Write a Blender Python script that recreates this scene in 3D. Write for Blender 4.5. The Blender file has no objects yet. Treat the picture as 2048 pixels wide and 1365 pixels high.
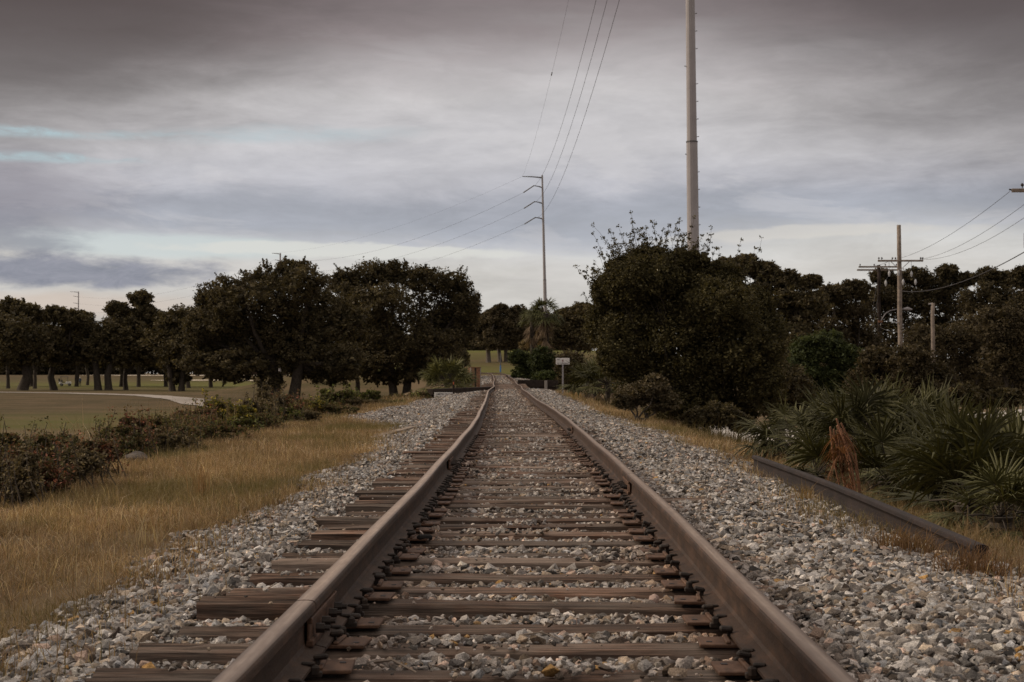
import bpy, bmesh, math, random
import numpy as np
from mathutils import Vector

SC = bpy.context.scene
COL = SC.collection
R = np.random.default_rng(11)
random.seed(5)
F = 3200.0          # focal length in photograph pixels
HZ = 747.0          # horizon row
VX = 1067.0         # column of the track's direction
CAMZ = 0.743

# ------------------------------------------------------------------ camera
cam = bpy.data.cameras.new('camera'); co = bpy.data.objects.new('camera', cam); COL.objects.link(co)
co.location = (0, 0, CAMZ)
co.rotation_euler = (math.pi/2 + math.atan((HZ-682.5)/F), 0, math.atan((VX-1024)/F))
cam.sensor_width = 36.0; cam.lens = 36.0*F/2048
cam.clip_start = 0.05; cam.clip_end = 12000
cam.dof.use_dof = True; cam.dof.focus_distance = 10.0; cam.dof.aperture_fstop = 11.0
SC.camera = co

# ------------------------------------------------------------------ view
SC.view_settings.view_transform = 'Standard'; SC.view_settings.look = 'None'
SC.view_settings.exposure = 0.0; SC.view_settings.gamma = 1.0
SC.view_settings.use_curve_mapping = False
SC.render.film_transparent = False
SC.cycles.max_bounces = 5; SC.cycles.transparent_max_bounces = 4
SC.cycles.diffuse_bounces = 2; SC.cycles.glossy_bounces = 2; SC.cycles.transmission_bounces = 2
try: SC.cycles.use_denoising = True
except Exception: pass

SUN_EL, SUN_AZ = math.radians(30), math.radians(-80)   # azimuth from the track direction (+Y), clockwise

# ------------------------------------------------------------------ node helpers
class NT:
    def __init__(s, tree): s.t = tree; s.n = tree.nodes; s.l = tree.links
    def node(s, typ, **kw):
        n = s.n.new(typ)
        for k, v in kw.items(): setattr(n, k, v)
        return n
    def put(s, sock, v):
        if v is None: return
        if isinstance(v, bpy.types.NodeSocket): s.l.new(v, sock)
        else: sock.default_value = v
    def math(s, op, a, b=None, c=None, clamp=False):
        n = s.node('ShaderNodeMath', operation=op, use_clamp=clamp)
        s.put(n.inputs[0], a); s.put(n.inputs[1], b)
        if c is not None: s.put(n.inputs[2], c)
        return n.outputs[0]
    def mix(s, f, a, b, blend='MIX'):
        n = s.node('ShaderNodeMix', data_type='RGBA', blend_type=blend)
        s.put(n.inputs[0], f); s.put(n.inputs[6], c4(a)); s.put(n.inputs[7], c4(b))
        return n.outputs[2]
    def noise(s, vec, scale, detail=4, rough=0.55, dist=0.0):
        n = s.node('ShaderNodeTexNoise')
        s.put(n.inputs['Vector'], vec); n.inputs['Scale'].default_value = scale
        n.inputs['Detail'].default_value = detail; n.inputs['Roughness'].default_value = rough
        n.inputs['Distortion'].default_value = dist
        return n.outputs['Fac']
    def ramp(s, fac, pts, interp='LINEAR'):
        n = s.node('ShaderNodeValToRGB'); cr = n.color_ramp; cr.interpolation = interp
        while len(cr.elements) < len(pts): cr.elements.new(0.5)
        for e, (p, c) in zip(cr.elements, pts): e.position = p; e.color = c4(c)
        s.put(n.inputs[0], fac); return n.outputs[0]
    def maprange(s, v, a, b, c=0.0, d=1.0, smooth=False):
        n = s.node('ShaderNodeMapRange', interpolation_type='SMOOTHSTEP' if smooth else 'LINEAR')
        s.put(n.inputs[0], v); s.put(n.inputs[1], a); s.put(n.inputs[2], b); s.put(n.inputs[3], c); s.put(n.inputs[4], d)
        return n.outputs[0]
    def scale(s, vec, sc, loc=(0, 0, 0)):
        n = s.node('ShaderNodeMapping'); s.put(n.inputs[0], vec); n.inputs['Scale'].default_value = sc
        n.inputs['Location'].default_value = loc
        return n.outputs[0]

def c4(c):
    if isinstance(c, bpy.types.NodeSocket): return c
    if isinstance(c, (int, float)): return (c, c, c, 1)
    return (c[0], c[1], c[2], 1) if len(c) == 3 else c

# ------------------------------------------------------------------ sky: layered stratus with a few openings
world = bpy.data.worlds.new('World'); SC.world = world; world.use_nodes = True
w = NT(world.node_tree); w.n.clear()
tc = w.node('ShaderNodeTexCoord').outputs['Generated']
sep = w.node('ShaderNodeSeparateXYZ'); w.put(sep.inputs[0], tc)
sx, sy, sz = sep.outputs
az = w.math('ARCTAN2', sx, sy)
el = sz
cmb = w.node('ShaderNodeCombineXYZ'); w.put(cmb.inputs[0], az); w.put(cmb.inputs[1], el)
ae = cmb.outputs[0]
n_big = w.noise(w.scale(ae, (3.0, 13, 1), (2.3, .4, 0)), 1.0, 5, .5, .5)
n_mid = w.noise(w.scale(ae, (11.0, 42, 1), (5.1, 2.2, 0)), 1.0, 8, .62, .35)
n_fine = w.noise(w.scale(ae, (34.0, 105, 1), (1.1, 7.2, 0)), 1.0, 8, .68, .8)
warp = w.math('ADD', w.math('MULTIPLY', w.math('SUBTRACT', n_big, .5), .050), w.math('MULTIPLY', w.math('SUBTRACT', n_mid, .5), .024))
elw = w.math('ADD', el, warp)
E = lambda y: (HZ - y)/F
def band(pts):       # pts: (photo row of that elevation, colour)
    return [(max(0.0, E(y)), c) for y, c in pts]
pts = band([(747, (.57, .53, .49)), (640, (.585, .565, .535)), (545, (.62, .60, .57)), (500, (.62, .615, .60)), (478, (.50, .51, .54)),
            (440, (.385, .405, .455)), (405, (.39, .405, .455)), (370, (.50, .50, .54)), (300, (.56, .55, .57)), (200, (.555, .535, .54)),
            (130, (.46, .43, .435)), (70, (.27, .235, .238)), (0, (.175, .142, .147))]) + [(.30, (.13, .11, .112)), (.42, (.31, .275, .25)), (.60, (.74, .65, .58)), (1.0, (.90, .80, .72))]
cloud = w.ramp(elw, pts)
# streak contrast
st = w.maprange(n_mid, .30, .70, .86, 1.13)
stf = w.maprange(n_fine, .25, .75, .96, 1.04)
cloud = w.mix(1.0, cloud, w.math('MULTIPLY', st, stf), 'MULTIPLY')
# paler torn wisps, with a firmer lower edge
n_w = w.noise(w.scale(ae, (7.0, 30, 1), (9.3, 3.2, 0)), 1.0, 9, .62, .4)
wisp = w.math('MULTIPLY', w.maprange(n_w, .52, .60, 0.0, 1.0, True), w.math('MULTIPLY', w.maprange(el, .03, .10), w.maprange(el, .22, .15)))
cloud = w.mix(w.math('MULTIPLY', wisp, .26), cloud, (.68, .66, .67))
n_cum = w.noise(w.scale(ae, (26.0, 75, 1), (3.1, 5.2, 0)), 1.0, 8, .6, .2)
def blob(px, py, wx, wy, lo=.2, hi=.55, nz=.55, src=None):
    a0, e0 = (px - VX)/F, E(py)
    dx = w.math('DIVIDE', w.math('SUBTRACT', az, a0), wx/F)
    dy = w.math('DIVIDE', w.math('SUBTRACT', w.math('ADD', el, w.math('MULTIPLY', warp, .5)), e0), wy/F)
    d = w.math('SQRT', w.math('ADD', w.math('MULTIPLY', dx, dx), w.math('MULTIPLY', dy, dy)))
    d = w.math('ADD', d, w.math('MULTIPLY', w.math('SUBTRACT', src if src is not None else n_mid, .5), nz))
    return w.maprange(d, lo, hi, 1.0, 0.0, True)
# heavy dark cloud upper left and right, with lens corner falloff painted in
cloud = w.mix(w.math('MULTIPLY', blob(-60, 60, 640, 235, .45, 1.45, .5), .80), cloud, (.088, .072, .070))
cloud = w.mix(w.math('MULTIPLY', blob(2110, 30, 620, 330, .25, 1.5, .5), .80), cloud, (.088, .073, .074))
cloud = w.mix(w.math('MULTIPLY', blob(-10, 410, 330, 90, .2, 1.3, .6), .55), cloud, (.23, .21, .25))
# low slate-blue bank on the left, pale strip above it
cloud = w.mix(w.math('MULTIPLY', blob(330, 500, 360, 34, .5, 1.1, .7), .8), cloud, (.60, .66, .66))
cloud = w.mix(w.math('MULTIPLY', blob(60, 556, 440, 30, .5, 1.3, 1.9, n_cum), .85), cloud, w.mix(w.maprange(n_fine, .3, .7), (.17, .19, .25), (.29, .30, .37)))
cloud = w.mix(w.math('MULTIPLY', blob(-40, 495, 230, 45, .4, 1.3, 1.8, n_cum), .7), cloud, (.24, .25, .30))
cloud = w.mix(w.math('MULTIPLY', blob(60, 625, 460, 34, .3, 1.2, .4), .6), cloud, (.66, .54, .45))
cloud = w.mix(w.math('MULTIPLY', blob(700, 500, 420, 20, .6, 1.05, 1.6, n_cum), .75), cloud, (.70, .70, .66))
cloud = w.mix(w.math('MULTIPLY', blob(1620, 478, 330, 15, .5, 1.1, 1.6, n_cum), .6), cloud, (.68, .65, .60))
# thin openings: the clear sky behind
sky = w.node('ShaderNodeTexSky', sky_type='NISHITA'); sky.sun_disc = False
sky.sun_elevation = SUN_EL; sky.sun_rotation = SUN_AZ
clear = w.mix(1.0, w.mix(1.0, sky.outputs[0], (.10, .10, .10), 'MULTIPLY'), (.9, 1.0, 1.0), 'MULTIPLY')
clear = w.mix(.6, clear, (.50, .62, .64))
gap = w.math('MAXIMUM', blob(60, 334, 270, 12, .1, 1.1, 2.2), w.math('MAXIMUM', blob(90, 281, 330, 14, .0, 1.1, 2.4), w.math('MULTIPLY', blob(560, 283, 300, 22, .2, 1.1, 1.3), .5)))
cloud = w.mix(w.math('MULTIPLY', gap, w.maprange(n_fine, .38, .62, .25, .85)), cloud, clear)
# below the horizon: brown ground light
low = w.maprange(el, -.02, -.001, 1.0, 0.0)
cloud = w.mix(low, cloud, (.10, .085, .07))
bg = w.node('ShaderNodeBackground'); w.put(bg.inputs[0], cloud); bg.inputs[1].default_value = 1.0
wo = w.node('ShaderNodeOutputWorld'); w.l.new(bg.outputs[0], wo.inputs[0])

# ------------------------------------------------------------------ sun
sl = bpy.data.lights.new('sun', 'SUN'); so = bpy.data.objects.new('sun', sl); COL.objects.link(so)
sl.energy = 2.6; sl.angle = math.radians(9); sl.color = (1.0, .83, .64)
sd = Vector((math.cos(SUN_EL)*math.sin(SUN_AZ), math.cos(SUN_EL)*math.cos(SUN_AZ), math.sin(SUN_EL)))
so.rotation_euler = sd.to_track_quat('Z', 'Y').to_euler(); so.location = (-30, 0, 40)

# ------------------------------------------------------------------ materials
def material(name, build, rough=.85, spec=.3):
    m = bpy.data.materials.new(name); m.use_nodes = True
    t = NT(m.node_tree); b = t.n['Principled BSDF']
    b.inputs['Roughness'].default_value = rough
    b.inputs['Specular IOR Level'].default_value = spec
    build(t, b); return m
def bump(t, b, h, strength=.4, dist=.01):
    n = t.node('ShaderNodeBump'); n.inputs['Strength'].default_value = strength; n.inputs['Distance'].default_value = dist
    t.put(n.inputs['Height'], h); t.l.new(n.outputs[0], b.inputs['Normal'])
def obj_vec(t): return t.node('ShaderNodeTexCoord').outputs['Object']
def pos_vec(t): return t.node('ShaderNodeNewGeometry').outputs['Position']
def attr(t, name='Col'):
    n = t.node('ShaderNodeAttribute'); n.attribute_name = name; return n.outputs['Color']

def plain(col, var=.25, sc=8, rough=.85, bmp=.2, metal=0.0, spec=.3):
    def f(t, b):
        n = t.noise(obj_vec(t), sc, 5, .6)
        c = t.mix(t.maprange(n, .3, .7), tuple(x*(1-var) for x in col), tuple(x*(1+var) for x in col))
        t.put(b.inputs['Base Color'], c); b.inputs['Metallic'].default_value = metal
        bump(t, b, t.noise(obj_vec(t), sc*4, 4), bmp, .01)
    return f

def f_stone(t, b):
    p = pos_vec(t)
    c = attr(t)
    n = t.noise(p, 220, 4, .7)
    n2 = t.noise(p, 45, 3, .6)
    c = t.mix(1.0, c, t.math('MULTIPLY', t.maprange(n, .35, .65, .45, 1.55), t.maprange(n2, .3, .7, .7, 1.3)), 'MULTIPLY')
    t.put(b.inputs['Base Color'], c)
    bump(t, b, t.math('ADD', n, t.math('MULTIPLY', n2, 1.5)), .5, .004)
M_STONE = material('ballast_stone', f_stone, .9, .25)

def f_leafy(trans):
    def f(t, b):
        c = attr(t)
        t.put(b.inputs['Base Color'], c)
        tr = t.node('ShaderNodeBsdfTranslucent'); t.put(tr.inputs[0], t.mix(1.0, c, (1.25, 1.2, .7), 'MULTIPLY'))
        mx = t.node('ShaderNodeMixShader'); mx.inputs[0].default_value = trans
        t.l.new(b.outputs[0], mx.inputs[1]); t.l.new(tr.outputs[0], mx.inputs[2])
        t.l.new(mx.outputs[0], t.n['Material Output'].inputs[0])
    return f
M_LEAF = material('leaves', f_leafy(.22), .75, .2)
M_FROND = material('palm_frond', f_leafy(.15), .62, .28)
M_GRASS = material('dry_grass', f_leafy(.3), .85, .15)

def f_tie(t, b):
    tcn = t.node('ShaderNodeTexCoord'); v = tcn.outputs['Object']
    oi = t.node('ShaderNodeObjectInfo')
    off = t.node('ShaderNodeVectorMath', operation='SCALE'); off.inputs[0].default_value = (7, 13, 5); t.put(off.inputs['Scale'], oi.outputs['Random'])
    ad = t.node('ShaderNodeVectorMath', operation='ADD'); t.put(ad.inputs[0], v); t.put(ad.inputs[1], off.outputs[0]); v = ad.outputs[0]
    g = t.noise(t.scale(v, (1.6, 42, 42)), 1.0, 6, .62, .4)
    g2 = t.noise(t.scale(v, (5, 150, 150)), 1.0, 4, .6)
    blot = t.noise(v, 3.2, 5, .65)
    c = t.ramp(g, [(.30, (.020, .013, .010)), (.44, (.062, .041, .031)), (.56, (.135, .090, .067)), (.72, (.27, .208, .17))])
    c = t.mix(t.maprange(blot, .42, .68), c, t.mix(1.0, c, (1.15, .92, .80), 'MULTIPLY'))
    c = t.mix(1.0, c, t.maprange(g2, .3, .7, .45, 1.5), 'MULTIPLY')
    c = t.mix(t.maprange(t.noise(v, 1.4, 4, .6), .42, .62, 0, .65), c, t.mix(1.0, (.19, .155, .13), t.maprange(g, .3, .7, .35, 1.5), 'MULTIPLY'))
    c = t.mix(1.0, c, t.maprange(oi.outputs['Random'], 0, 1, .6, 1.35), 'MULTIPLY')
    t.put(b.inputs['Base Color'], c)
    bump(t, b, t.math('ADD', g, t.math('MULTIPLY', g2, .4)), .9, .012)
M_TIE = material('creosoted_wood', f_tie, .85, .25)

def rusty(lo, mid, hi, sc=14, rough=.7, spec=.35):
    def f(t, b):
        p = pos_vec(t)
        n = t.noise(t.scale(p, (1, .35, 1)), sc, 6, .65)
        n2 = t.noise(p, sc*9, 3, .6)
        c = t.ramp(n, [(.28, lo), (.5, mid), (.72, hi)])
        c = t.mix(1.0, c, t.maprange(n2, .3, .7, .75, 1.25), 'MULTIPLY')
        t.put(b.inputs['Base Color'], c)
        t.put(b.inputs['Roughness'], t.maprange(n2, .3, .7, rough-.12, rough+.12))
        bump(t, b, t.math('ADD', n, t.math('MULTIPLY', n2, .4)), .35, .004)
    return material('rust', f, rough, spec)
M_RAIL = rusty((.020, .010, .0065), (.042, .0225, .0135), (.088, .047, .028))
M_PLATE = rusty((.040, .021, .013), (.088, .046, .028), (.15, .082, .05), 30)
M_DARKIRON = rusty((.010, .007, .006), (.022, .015, .012), (.05, .032, .022), 30)
M_SPARE = rusty((.009, .0055, .005), (.017, .010, .009), (.034, .021, .018), 8)
def f_head(t, b):
    p = pos_vec(t)
    # running band: worn steel along the middle of the head, browner toward both edges
    n = t.noise(t.scale(p, (160, 1.1, 1)), 1.0, 5, .6)
    n2 = t.noise(t.scale(p, (40, 6, 1)), 1.0, 5, .65)
    c = t.ramp(t.math('ADD', t.math('MULTIPLY', n, .6), t.math('MULTIPLY', n2, .4)), [(.3, (.16, .115, .09)), (.5, (.28, .215, .175)), (.72, (.45, .37, .315))])
    a = t.node('ShaderNodeAttribute'); a.attribute_name = 'worn'
    edge = a.outputs['Fac']; c = t.mix(1.0, c, t.maprange(t.math('POWER', edge, 5.0), 0, 1, .62, 1.25), 'MULTIPLY')
    c = t.mix(edge, (.10, .060, .040), c)
    t.put(b.inputs['Base Color'], c)
    t.put(b.inputs['Metallic'], t.math('MULTIPLY', t.math('POWER', edge, 6.0), .35))
    t.put(b.inputs['Roughness'], t.maprange(n, .3, .7, .40, .60))
M_HEAD = material('worn_rail_head', f_head, .5, .4)

M_BARK = material('bark', plain((.055, .045, .036), .5, 6, .9, .6), .9, .2)
M_BARKL = material('pale_bark', plain((.13, .11, .095), .35, 3, .9, .6), .9, .2)
M_STEEL = material('galvanised_steel', plain((.33, .31, .32), .09, 1.2, .6, .05), .6, .35)
M_STEELD = material('dark_steel', plain((.11, .105, .11), .2, 2, .6, .1), .6, .35)
M_WOODP = material('weathered_pole_wood', plain((.23, .19, .16), .35, 5, .9, .5), .9, .2)
M_WOODD = material('dark_wood', plain((.035, .026, .022), .4, 5, .9, .5), .9, .2)
M_WIRE = material('wire', plain((.05, .047, .05), .1, 3, .7, 0), .7, .2)
M_WHITE = material('sign_white', plain((.68, .66, .64), .06, 5, .6, .02), .55, .4)
M_BLACK = material('lettering_black', plain((.03, .027, .03), .1, 5, .6, 0), .6, .3)
M_RED = material('emblem_red', plain((.22, .10, .10), .1, 5, .6, 0), .6, .3)
M_PORC = material('porcelain', plain((.45, .45, .46), .1, 5, .4, 0), .35, .5)
M_ORANGE = material('orange_paint', plain((.52, .15, .06), .2, 20, .6, .1), .6, .3)
M_BLUE = material('blue_paint', plain((.05, .17, .42), .2, 20, .6, .1), .6, .3)
M_CONC = material('concrete', plain((.30, .27, .245), .2, .6, .9, .2), .9, .2)
M_SAND = material('bunker_sand', plain((.62, .54, .44), .1, .6, .95, .1), .95, .1)
M_TIMBER = material('shed_timber', plain((.24, .125, .075), .5, 7, .9, .4), .9, .2)
M_ROCK = material('field_rock', plain((.11, .095, .085), .35, 14, .9, .6), .9, .2)
M_RUBBER = material('black_rubber', plain((.012, .011, .011), .3, 10, .8, .1), .8, .3)

# ------------------------------------------------------------------ mesh helpers
class Geo:
    def __init__(s): s.V = []; s.F = []; s.n = 0; s.C = []; s.M = []
    def add(s, V, Fs, col=None, mi=0):
        V = np.asarray(V, float).reshape(-1, 3)
        if not isinstance(Fs, list): Fs = [Fs]
        for f in Fs:
            f = np.asarray(f, np.int64)
            s.F.append(f + s.n); s.M.append(np.full(len(f), mi, np.int32))
        s.V.append(V); s.n += len(V)
        if col is not None:
            c = np.ones((len(V), 4)); c[:, :3] = col; s.C.append(c)
        return s
    def build(s, name, mat, parent=None, smooth=False, origin=None, local=False):
        me = bpy.data.meshes.new(name)
        V = np.concatenate(s.V)
        if origin is not None: V = V - np.asarray(origin)
        me.vertices.add(len(V)); me.vertices.foreach_set('co', V.astype(np.float32).ravel())
        tot = np.concatenate([np.full(len(f), f.shape[1]) for f in s.F]).astype(np.int32)
        idx = np.concatenate([f.ravel() for f in s.F]).astype(np.int32)
        st = np.concatenate([[0], np.cumsum(tot)[:-1]]).astype(np.int32)
        me.loops.add(len(idx)); me.loops.foreach_set('vertex_index', idx)
        me.polygons.add(len(tot)); me.polygons.foreach_set('loop_start', st); me.polygons.foreach_set('loop_total', tot)
        mats = mat if isinstance(mat, (list, tuple)) else [mat]
        for m in mats: me.materials.append(m)
        if len(mats) > 1: me.polygons.foreach_set('material_index', np.concatenate(s.M))
        me.polygons.foreach_set('use_smooth', np.full(len(tot), smooth))
        me.update(calc_edges=True)
        if s.C:
            ca = me.color_attributes.new('Col', 'FLOAT_COLOR', 'POINT')
            ca.data.foreach_set('color', np.concatenate(s.C).astype(np.float32).ravel())
        o = bpy.data.objects.new(name, me); COL.objects.link(o)
        if parent is not None:
            o.parent = parent
            if not local:   # vertices given in world space: keep them there
                wl = np.zeros(3); p = parent
                while p is not None: wl += np.array(p.location); p = p.parent
                o.location = -wl
        elif origin is not None: o.location = origin
        return o

BOXF = np.array([[0, 3, 2, 1], [4, 5, 6, 7], [0, 1, 5, 4], [1, 2, 6, 5], [2, 3, 7, 6], [3, 0, 4, 7]])
def box(c, s, rz=0.0, taper=1.0):
    x, y, z = s[0]/2, s[1]/2, s[2]/2
    V = np.array([[-x, -y, -z], [x, -y, -z], [x, y, -z], [-x, y, -z], [-x*taper, -y*taper, z], [x*taper, -y*taper, z], [x*taper, y*taper, z], [-x*taper, y*taper, z]])
    ca, sa = math.cos(rz), math.sin(rz)
    V = np.c_[V[:, 0]*ca - V[:, 1]*sa, V[:, 0]*sa + V[:, 1]*ca, V[:, 2]]
    return V + np.asarray(c, float), BOXF
def bbox_bev(c, s, bv=.01, rz=0.0):
    """bevelled box: chamfered on all edges"""
    bm = bmesh.new(); bmesh.ops.create_cube(bm, size=1.0)
    bmesh.ops.scale(bm, vec=s, verts=bm.verts)
    bmesh.ops.bevel(bm, geom=list(bm.edges), offset=bv, segments=1, affect='EDGES')
    bmesh.ops.triangulate(bm, faces=list(bm.faces))
    V = np.array([v.co[:] for v in bm.verts]); Fa = np.array([[v.index for v in f.verts] for f in bm.faces]); bm.free()
    ca, sa = math.cos(rz), math.sin(rz)
    V = np.c_[V[:, 0]*ca - V[:, 1]*sa, V[:, 0]*sa + V[:, 1]*ca, V[:, 2]]
    return V + np.asarray(c, float), Fa
def tube(P, rad, n=6, cap=True):
    P = np.asarray(P, float); m = len(P); rad = np.broadcast_to(np.asarray(rad, float), (m,))
    T = np.gradient(P, axis=0); T /= np.linalg.norm(T, axis=1)[:, None] + 1e-12
    up = np.array([0, 0, 1.0]) if abs(T[:, 2]).mean() < .8 else np.array([1.0, 0, 0])
    A = np.cross(T, up); A /= np.linalg.norm(A, axis=1)[:, None] + 1e-12
    B = np.cross(T, A)
    th = np.arange(n)*2*math.pi/n
    V = (P[:, None, :] + rad[:, None, None]*(np.cos(th)[None, :, None]*A[:, None, :] + np.sin(th)[None, :, None]*B[:, None, :])).reshape(-1, 3)
    i = np.arange(m-1)[:, None]*n; j = np.arange(n)[None, :]; k = (j+1) % n
    Q = np.stack([i+j, i+k, i+n+k, i+n+j], -1).reshape(-1, 4)
    Fs = [Q]
    if cap: Fs += [np.arange(n)[None, ::-1], (np.arange(n) + (m-1)*n)[None, :]]
    return V, Fs
def smooth01(x, a, b):
    t = np.clip((np.asarray(x, float)-a)/(b-a), 0, 1); return t*t*(3-2*t)
def empty(name, loc, label=None, cat=None, group=None, rz=0.0):
    o = bpy.data.objects.new(name, None); COL.objects.link(o); o.location = loc; o.rotation_euler.z = rz
    o.empty_display_size = .1
    tag(o, label, cat, group); return o
def tag(o, label=None, cat=None, group=None, kind=None):
    if label: o['label'] = label
    if cat: o['category'] = cat
    if group: o['group'] = group
    if kind: o['kind'] = kind
    return o
def P(px, py, D):
    return np.array([(px-VX)/F*D, D, CAMZ + (HZ-py)/F*D])

# value noise for shaping ground and edges
def vnoise(x, y, seed=0):
    xi, yi = np.floor(x), np.floor(y); fx, fy = x-xi, y-yi
    fx = fx*fx*(3-2*fx); fy = fy*fy*(3-2*fy)
    def h(a, b):
        s = np.sin(a*127.1 + b*311.7 + seed*74.7)*43758.5453; return s - np.floor(s)
    return (h(xi, yi)*(1-fx)+h(xi+1, yi)*fx)*(1-fy) + (h(xi, yi+1)*(1-fx)+h(xi+1, yi+1)*fx)*fy
def fbm(x, y, seed=0, o=4):
    s = 0; a = .5
    for k in range(o): s = s + a*vnoise(x*2**k, y*2**k, seed+k); a *= .5
    return s

# ------------------------------------------------------------------ track alignment
CP = np.array([(-3, 0, 0), (6, 0, 0), (10, -.01, 0), (15, -.05, 0), (25.6, -.17, 0), (38, -.44, 0), (53.6, -.82, .0), (70, -1.18, .01), (85.7, -1.43, .02), (100, -1.75, .09),
               (120, -2.2, .22), (150, -3.0, .44), (180, -3.95, .70), (195, -5.0, .79), (207, -7.6, .84), (216, -13, .86), (222, -21, .87), (226, -32, .87), (229, -46, .87)])
_s = np.concatenate([[0], np.cumsum(np.hypot(np.diff(CP[:, 0]), np.diff(CP[:, 1])))])
SS = np.arange(0, _s[-1], .25)
PY = np.interp(SS, _s, CP[:, 0]); PX = np.interp(SS, _s, CP[:, 1]); PZ = np.interp(SS, _s, CP[:, 2])
def sm(a, k):
    ker = np.hanning(k+2)[1:-1]; ker /= ker.sum(); p = np.pad(a, k//2, mode='reflect', reflect_type='odd'); return np.convolve(p, ker, 'valid')[:len(a)]
PX = sm(PX, 41); PY = sm(PY, 41); PZ = sm(PZ, 61)
# small vertical and lateral waves of an old line
PZ = PZ + .012*np.sin(PY/4.3)*smooth01(PY, 8, 30) + .02*np.sin(PY/9.7+1)*smooth01(PY, 20, 60)
PX = PX + .02*np.sin(PY/6.1)*smooth01(PY, 30, 80) + .05*np.exp(-((PY-90)/5)**2)
TX = np.gradient(PX); TY = np.gradient(PY); _l = np.hypot(TX, TY); TX /= _l; TY /= _l
_k = PY < 200
def cx(Y): return np.interp(Y, PY[_k], PX[_k])
def rz(Y): return np.interp(Y, PY[_k], PZ[_k])
def gl_edge(Y):    # left edge of the ballast
    return np.interp(Y, [0, 6, 9, 14, 24, 33, 37, 41, 46, 52, 70, 88], [-2.05, -2.1, -2.1, -2.12, -2.3, -2.6, -3.6, -4.3, -4.3, -3.7, -3.3, -3.2]) + (fbm(Y*.9, Y*0+3, 3)-.47)*.9
def gr_edge(Y):
    return np.interp(Y, [0, 7, 10, 16, 20, 27, 38, 60, 88], [2.45, 2.35, 2.2, 2.35, 2.6, 2.5, 2.2, 2.3, 2.5]) + (fbm(Y*.9, Y*0+9, 8)-.47)*.7
GY0, GY1 = 90.0, 114.0        # the opening the little bridge spans
def ground(X, Y):
    X = np.asarray(X, float); Y = np.asarray(Y, float)
    u = X - cx(Y); r = rz(Y)
    prof_u = np.array([-60, -10.5, -6.0, -2.4, -1.55, -1.35, .75, 1.0, 1.7, 2.5, 3.3, 9.5, 60])
    rel = np.array([0, 0, -.43, -.37, -.27, -.245, -.245, -.215, -.215, -.30, -.42, 0, 0])
    isr = np.array([0, 0, 1, 1, 1, 1, 1, 1, 1, 1, 1, 0, 0])
    absz = np.array([-1.76, -1.76, 0, 0, 0, 0, 0, 0, 0, 0, 0, -2.6, -2.6])
    z = np.interp(u, prof_u, rel+absz) + np.interp(u, prof_u, isr)*r
    z = z + (fbm(X*.35, Y*.35, 1)-.47)*.10*smooth01(abs(u), 2.2, 4)
    z = z - .30*smooth01(-u, 2.75, 3.5)*smooth01(Y, 63, 71)*(1-smooth01(-u, 6, 9))
    g = smooth01(Y, GY0-.35, GY0+.35)*(1-smooth01(Y, GY1-.35, GY1+.35))*smooth01(u, -14, -9)
    z = z*(1-g) - 2.62*g
    side = smooth01(X, -45, -28)*(1-smooth01(X, 15, 35))
    base = np.where(X > 8, -2.6, -1.76); base = -1.76 - .84*smooth01(X, 4, 12)*(1-smooth01(Y, 180, 230))
    z2 = base + side*(2.35*smooth01(Y, 185, 212) + 5.0*smooth01(Y, 232, 345)) + 1.9*smooth01(Y, 320, 520)*(1-side)
    k = smooth01(Y, 176, 200)
    return z*(1-k) + z2*k

def tile(lo, hi, st): return np.arange(lo, hi, st)
gx = np.unique(np.round(np.concatenate([[-3000, -1500, -800, -450, -300], tile(-220, -60, 12), tile(-60, -16, 2), tile(-16, 14, .3), tile(14, 60, 2), tile(60, 220, 12), [220, 300, 450, 800, 1500, 3000]]), 3))
gy = np.unique(np.round(np.concatenate([[-300, -100, -30, -10, -4], tile(-3, 40, .5), tile(40, 89, 1), tile(89, 91.2, .2), tile(91.2, 113, 2), tile(113, 115.2, .2), tile(116, 240, 2), tile(240, 540, 10), [560, 650, 800, 1200, 2000, 4000, 8000]]), 3))
GXm, GYm = np.meshgrid(gx, gy)
GZm = ground(GXm, GYm)
# keep the ground sheet just under the stone layer
V = np.c_[GXm.ravel(), GYm.ravel(), GZm.ravel()]
nx, ny = len(gx), len(gy)
ii = (np.arange(ny-1)[:, None]*nx + np.arange(nx-1)[None, :]).ravel()
Fg = np.stack([ii, ii+1, ii+nx+1, ii+nx], -1)
u = V[:, 0]-cx(V[:, 1])
grav = ((u > gl_edge(V[:, 1])) & (u < gr_edge(V[:, 1])) & (V[:, 1] < 205)).astype(float)
grav[(V[:, 1] > GY0) & (V[:, 1] < GY1)] = 0
far = smooth01(V[:, 1], 60, 75)*smooth01(-u, 9, 12) + smooth01(V[:, 1], 196, 222)
lawn = np.clip(far, 0, 1)
green = np.exp(-(((V[:, 0]+24)/10)**2 + ((V[:, 1]-82)/22)**2))*.55
green += np.exp(-(((V[:, 0]+75)/70)**2 + ((V[:, 1]-330)/70)**2))
green += np.exp(-(((V[:, 0]+8)/30)**2 + ((V[:, 1]-238)/24)**2))*1.5 + np.exp(-(((V[:, 0]+8)/40)**2 + ((V[:, 1]-335)/20)**2))*1.2
ground_geo = Geo().add(V, Fg, np.c_[grav, lawn, np.clip(green, 0, 1)])
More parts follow.
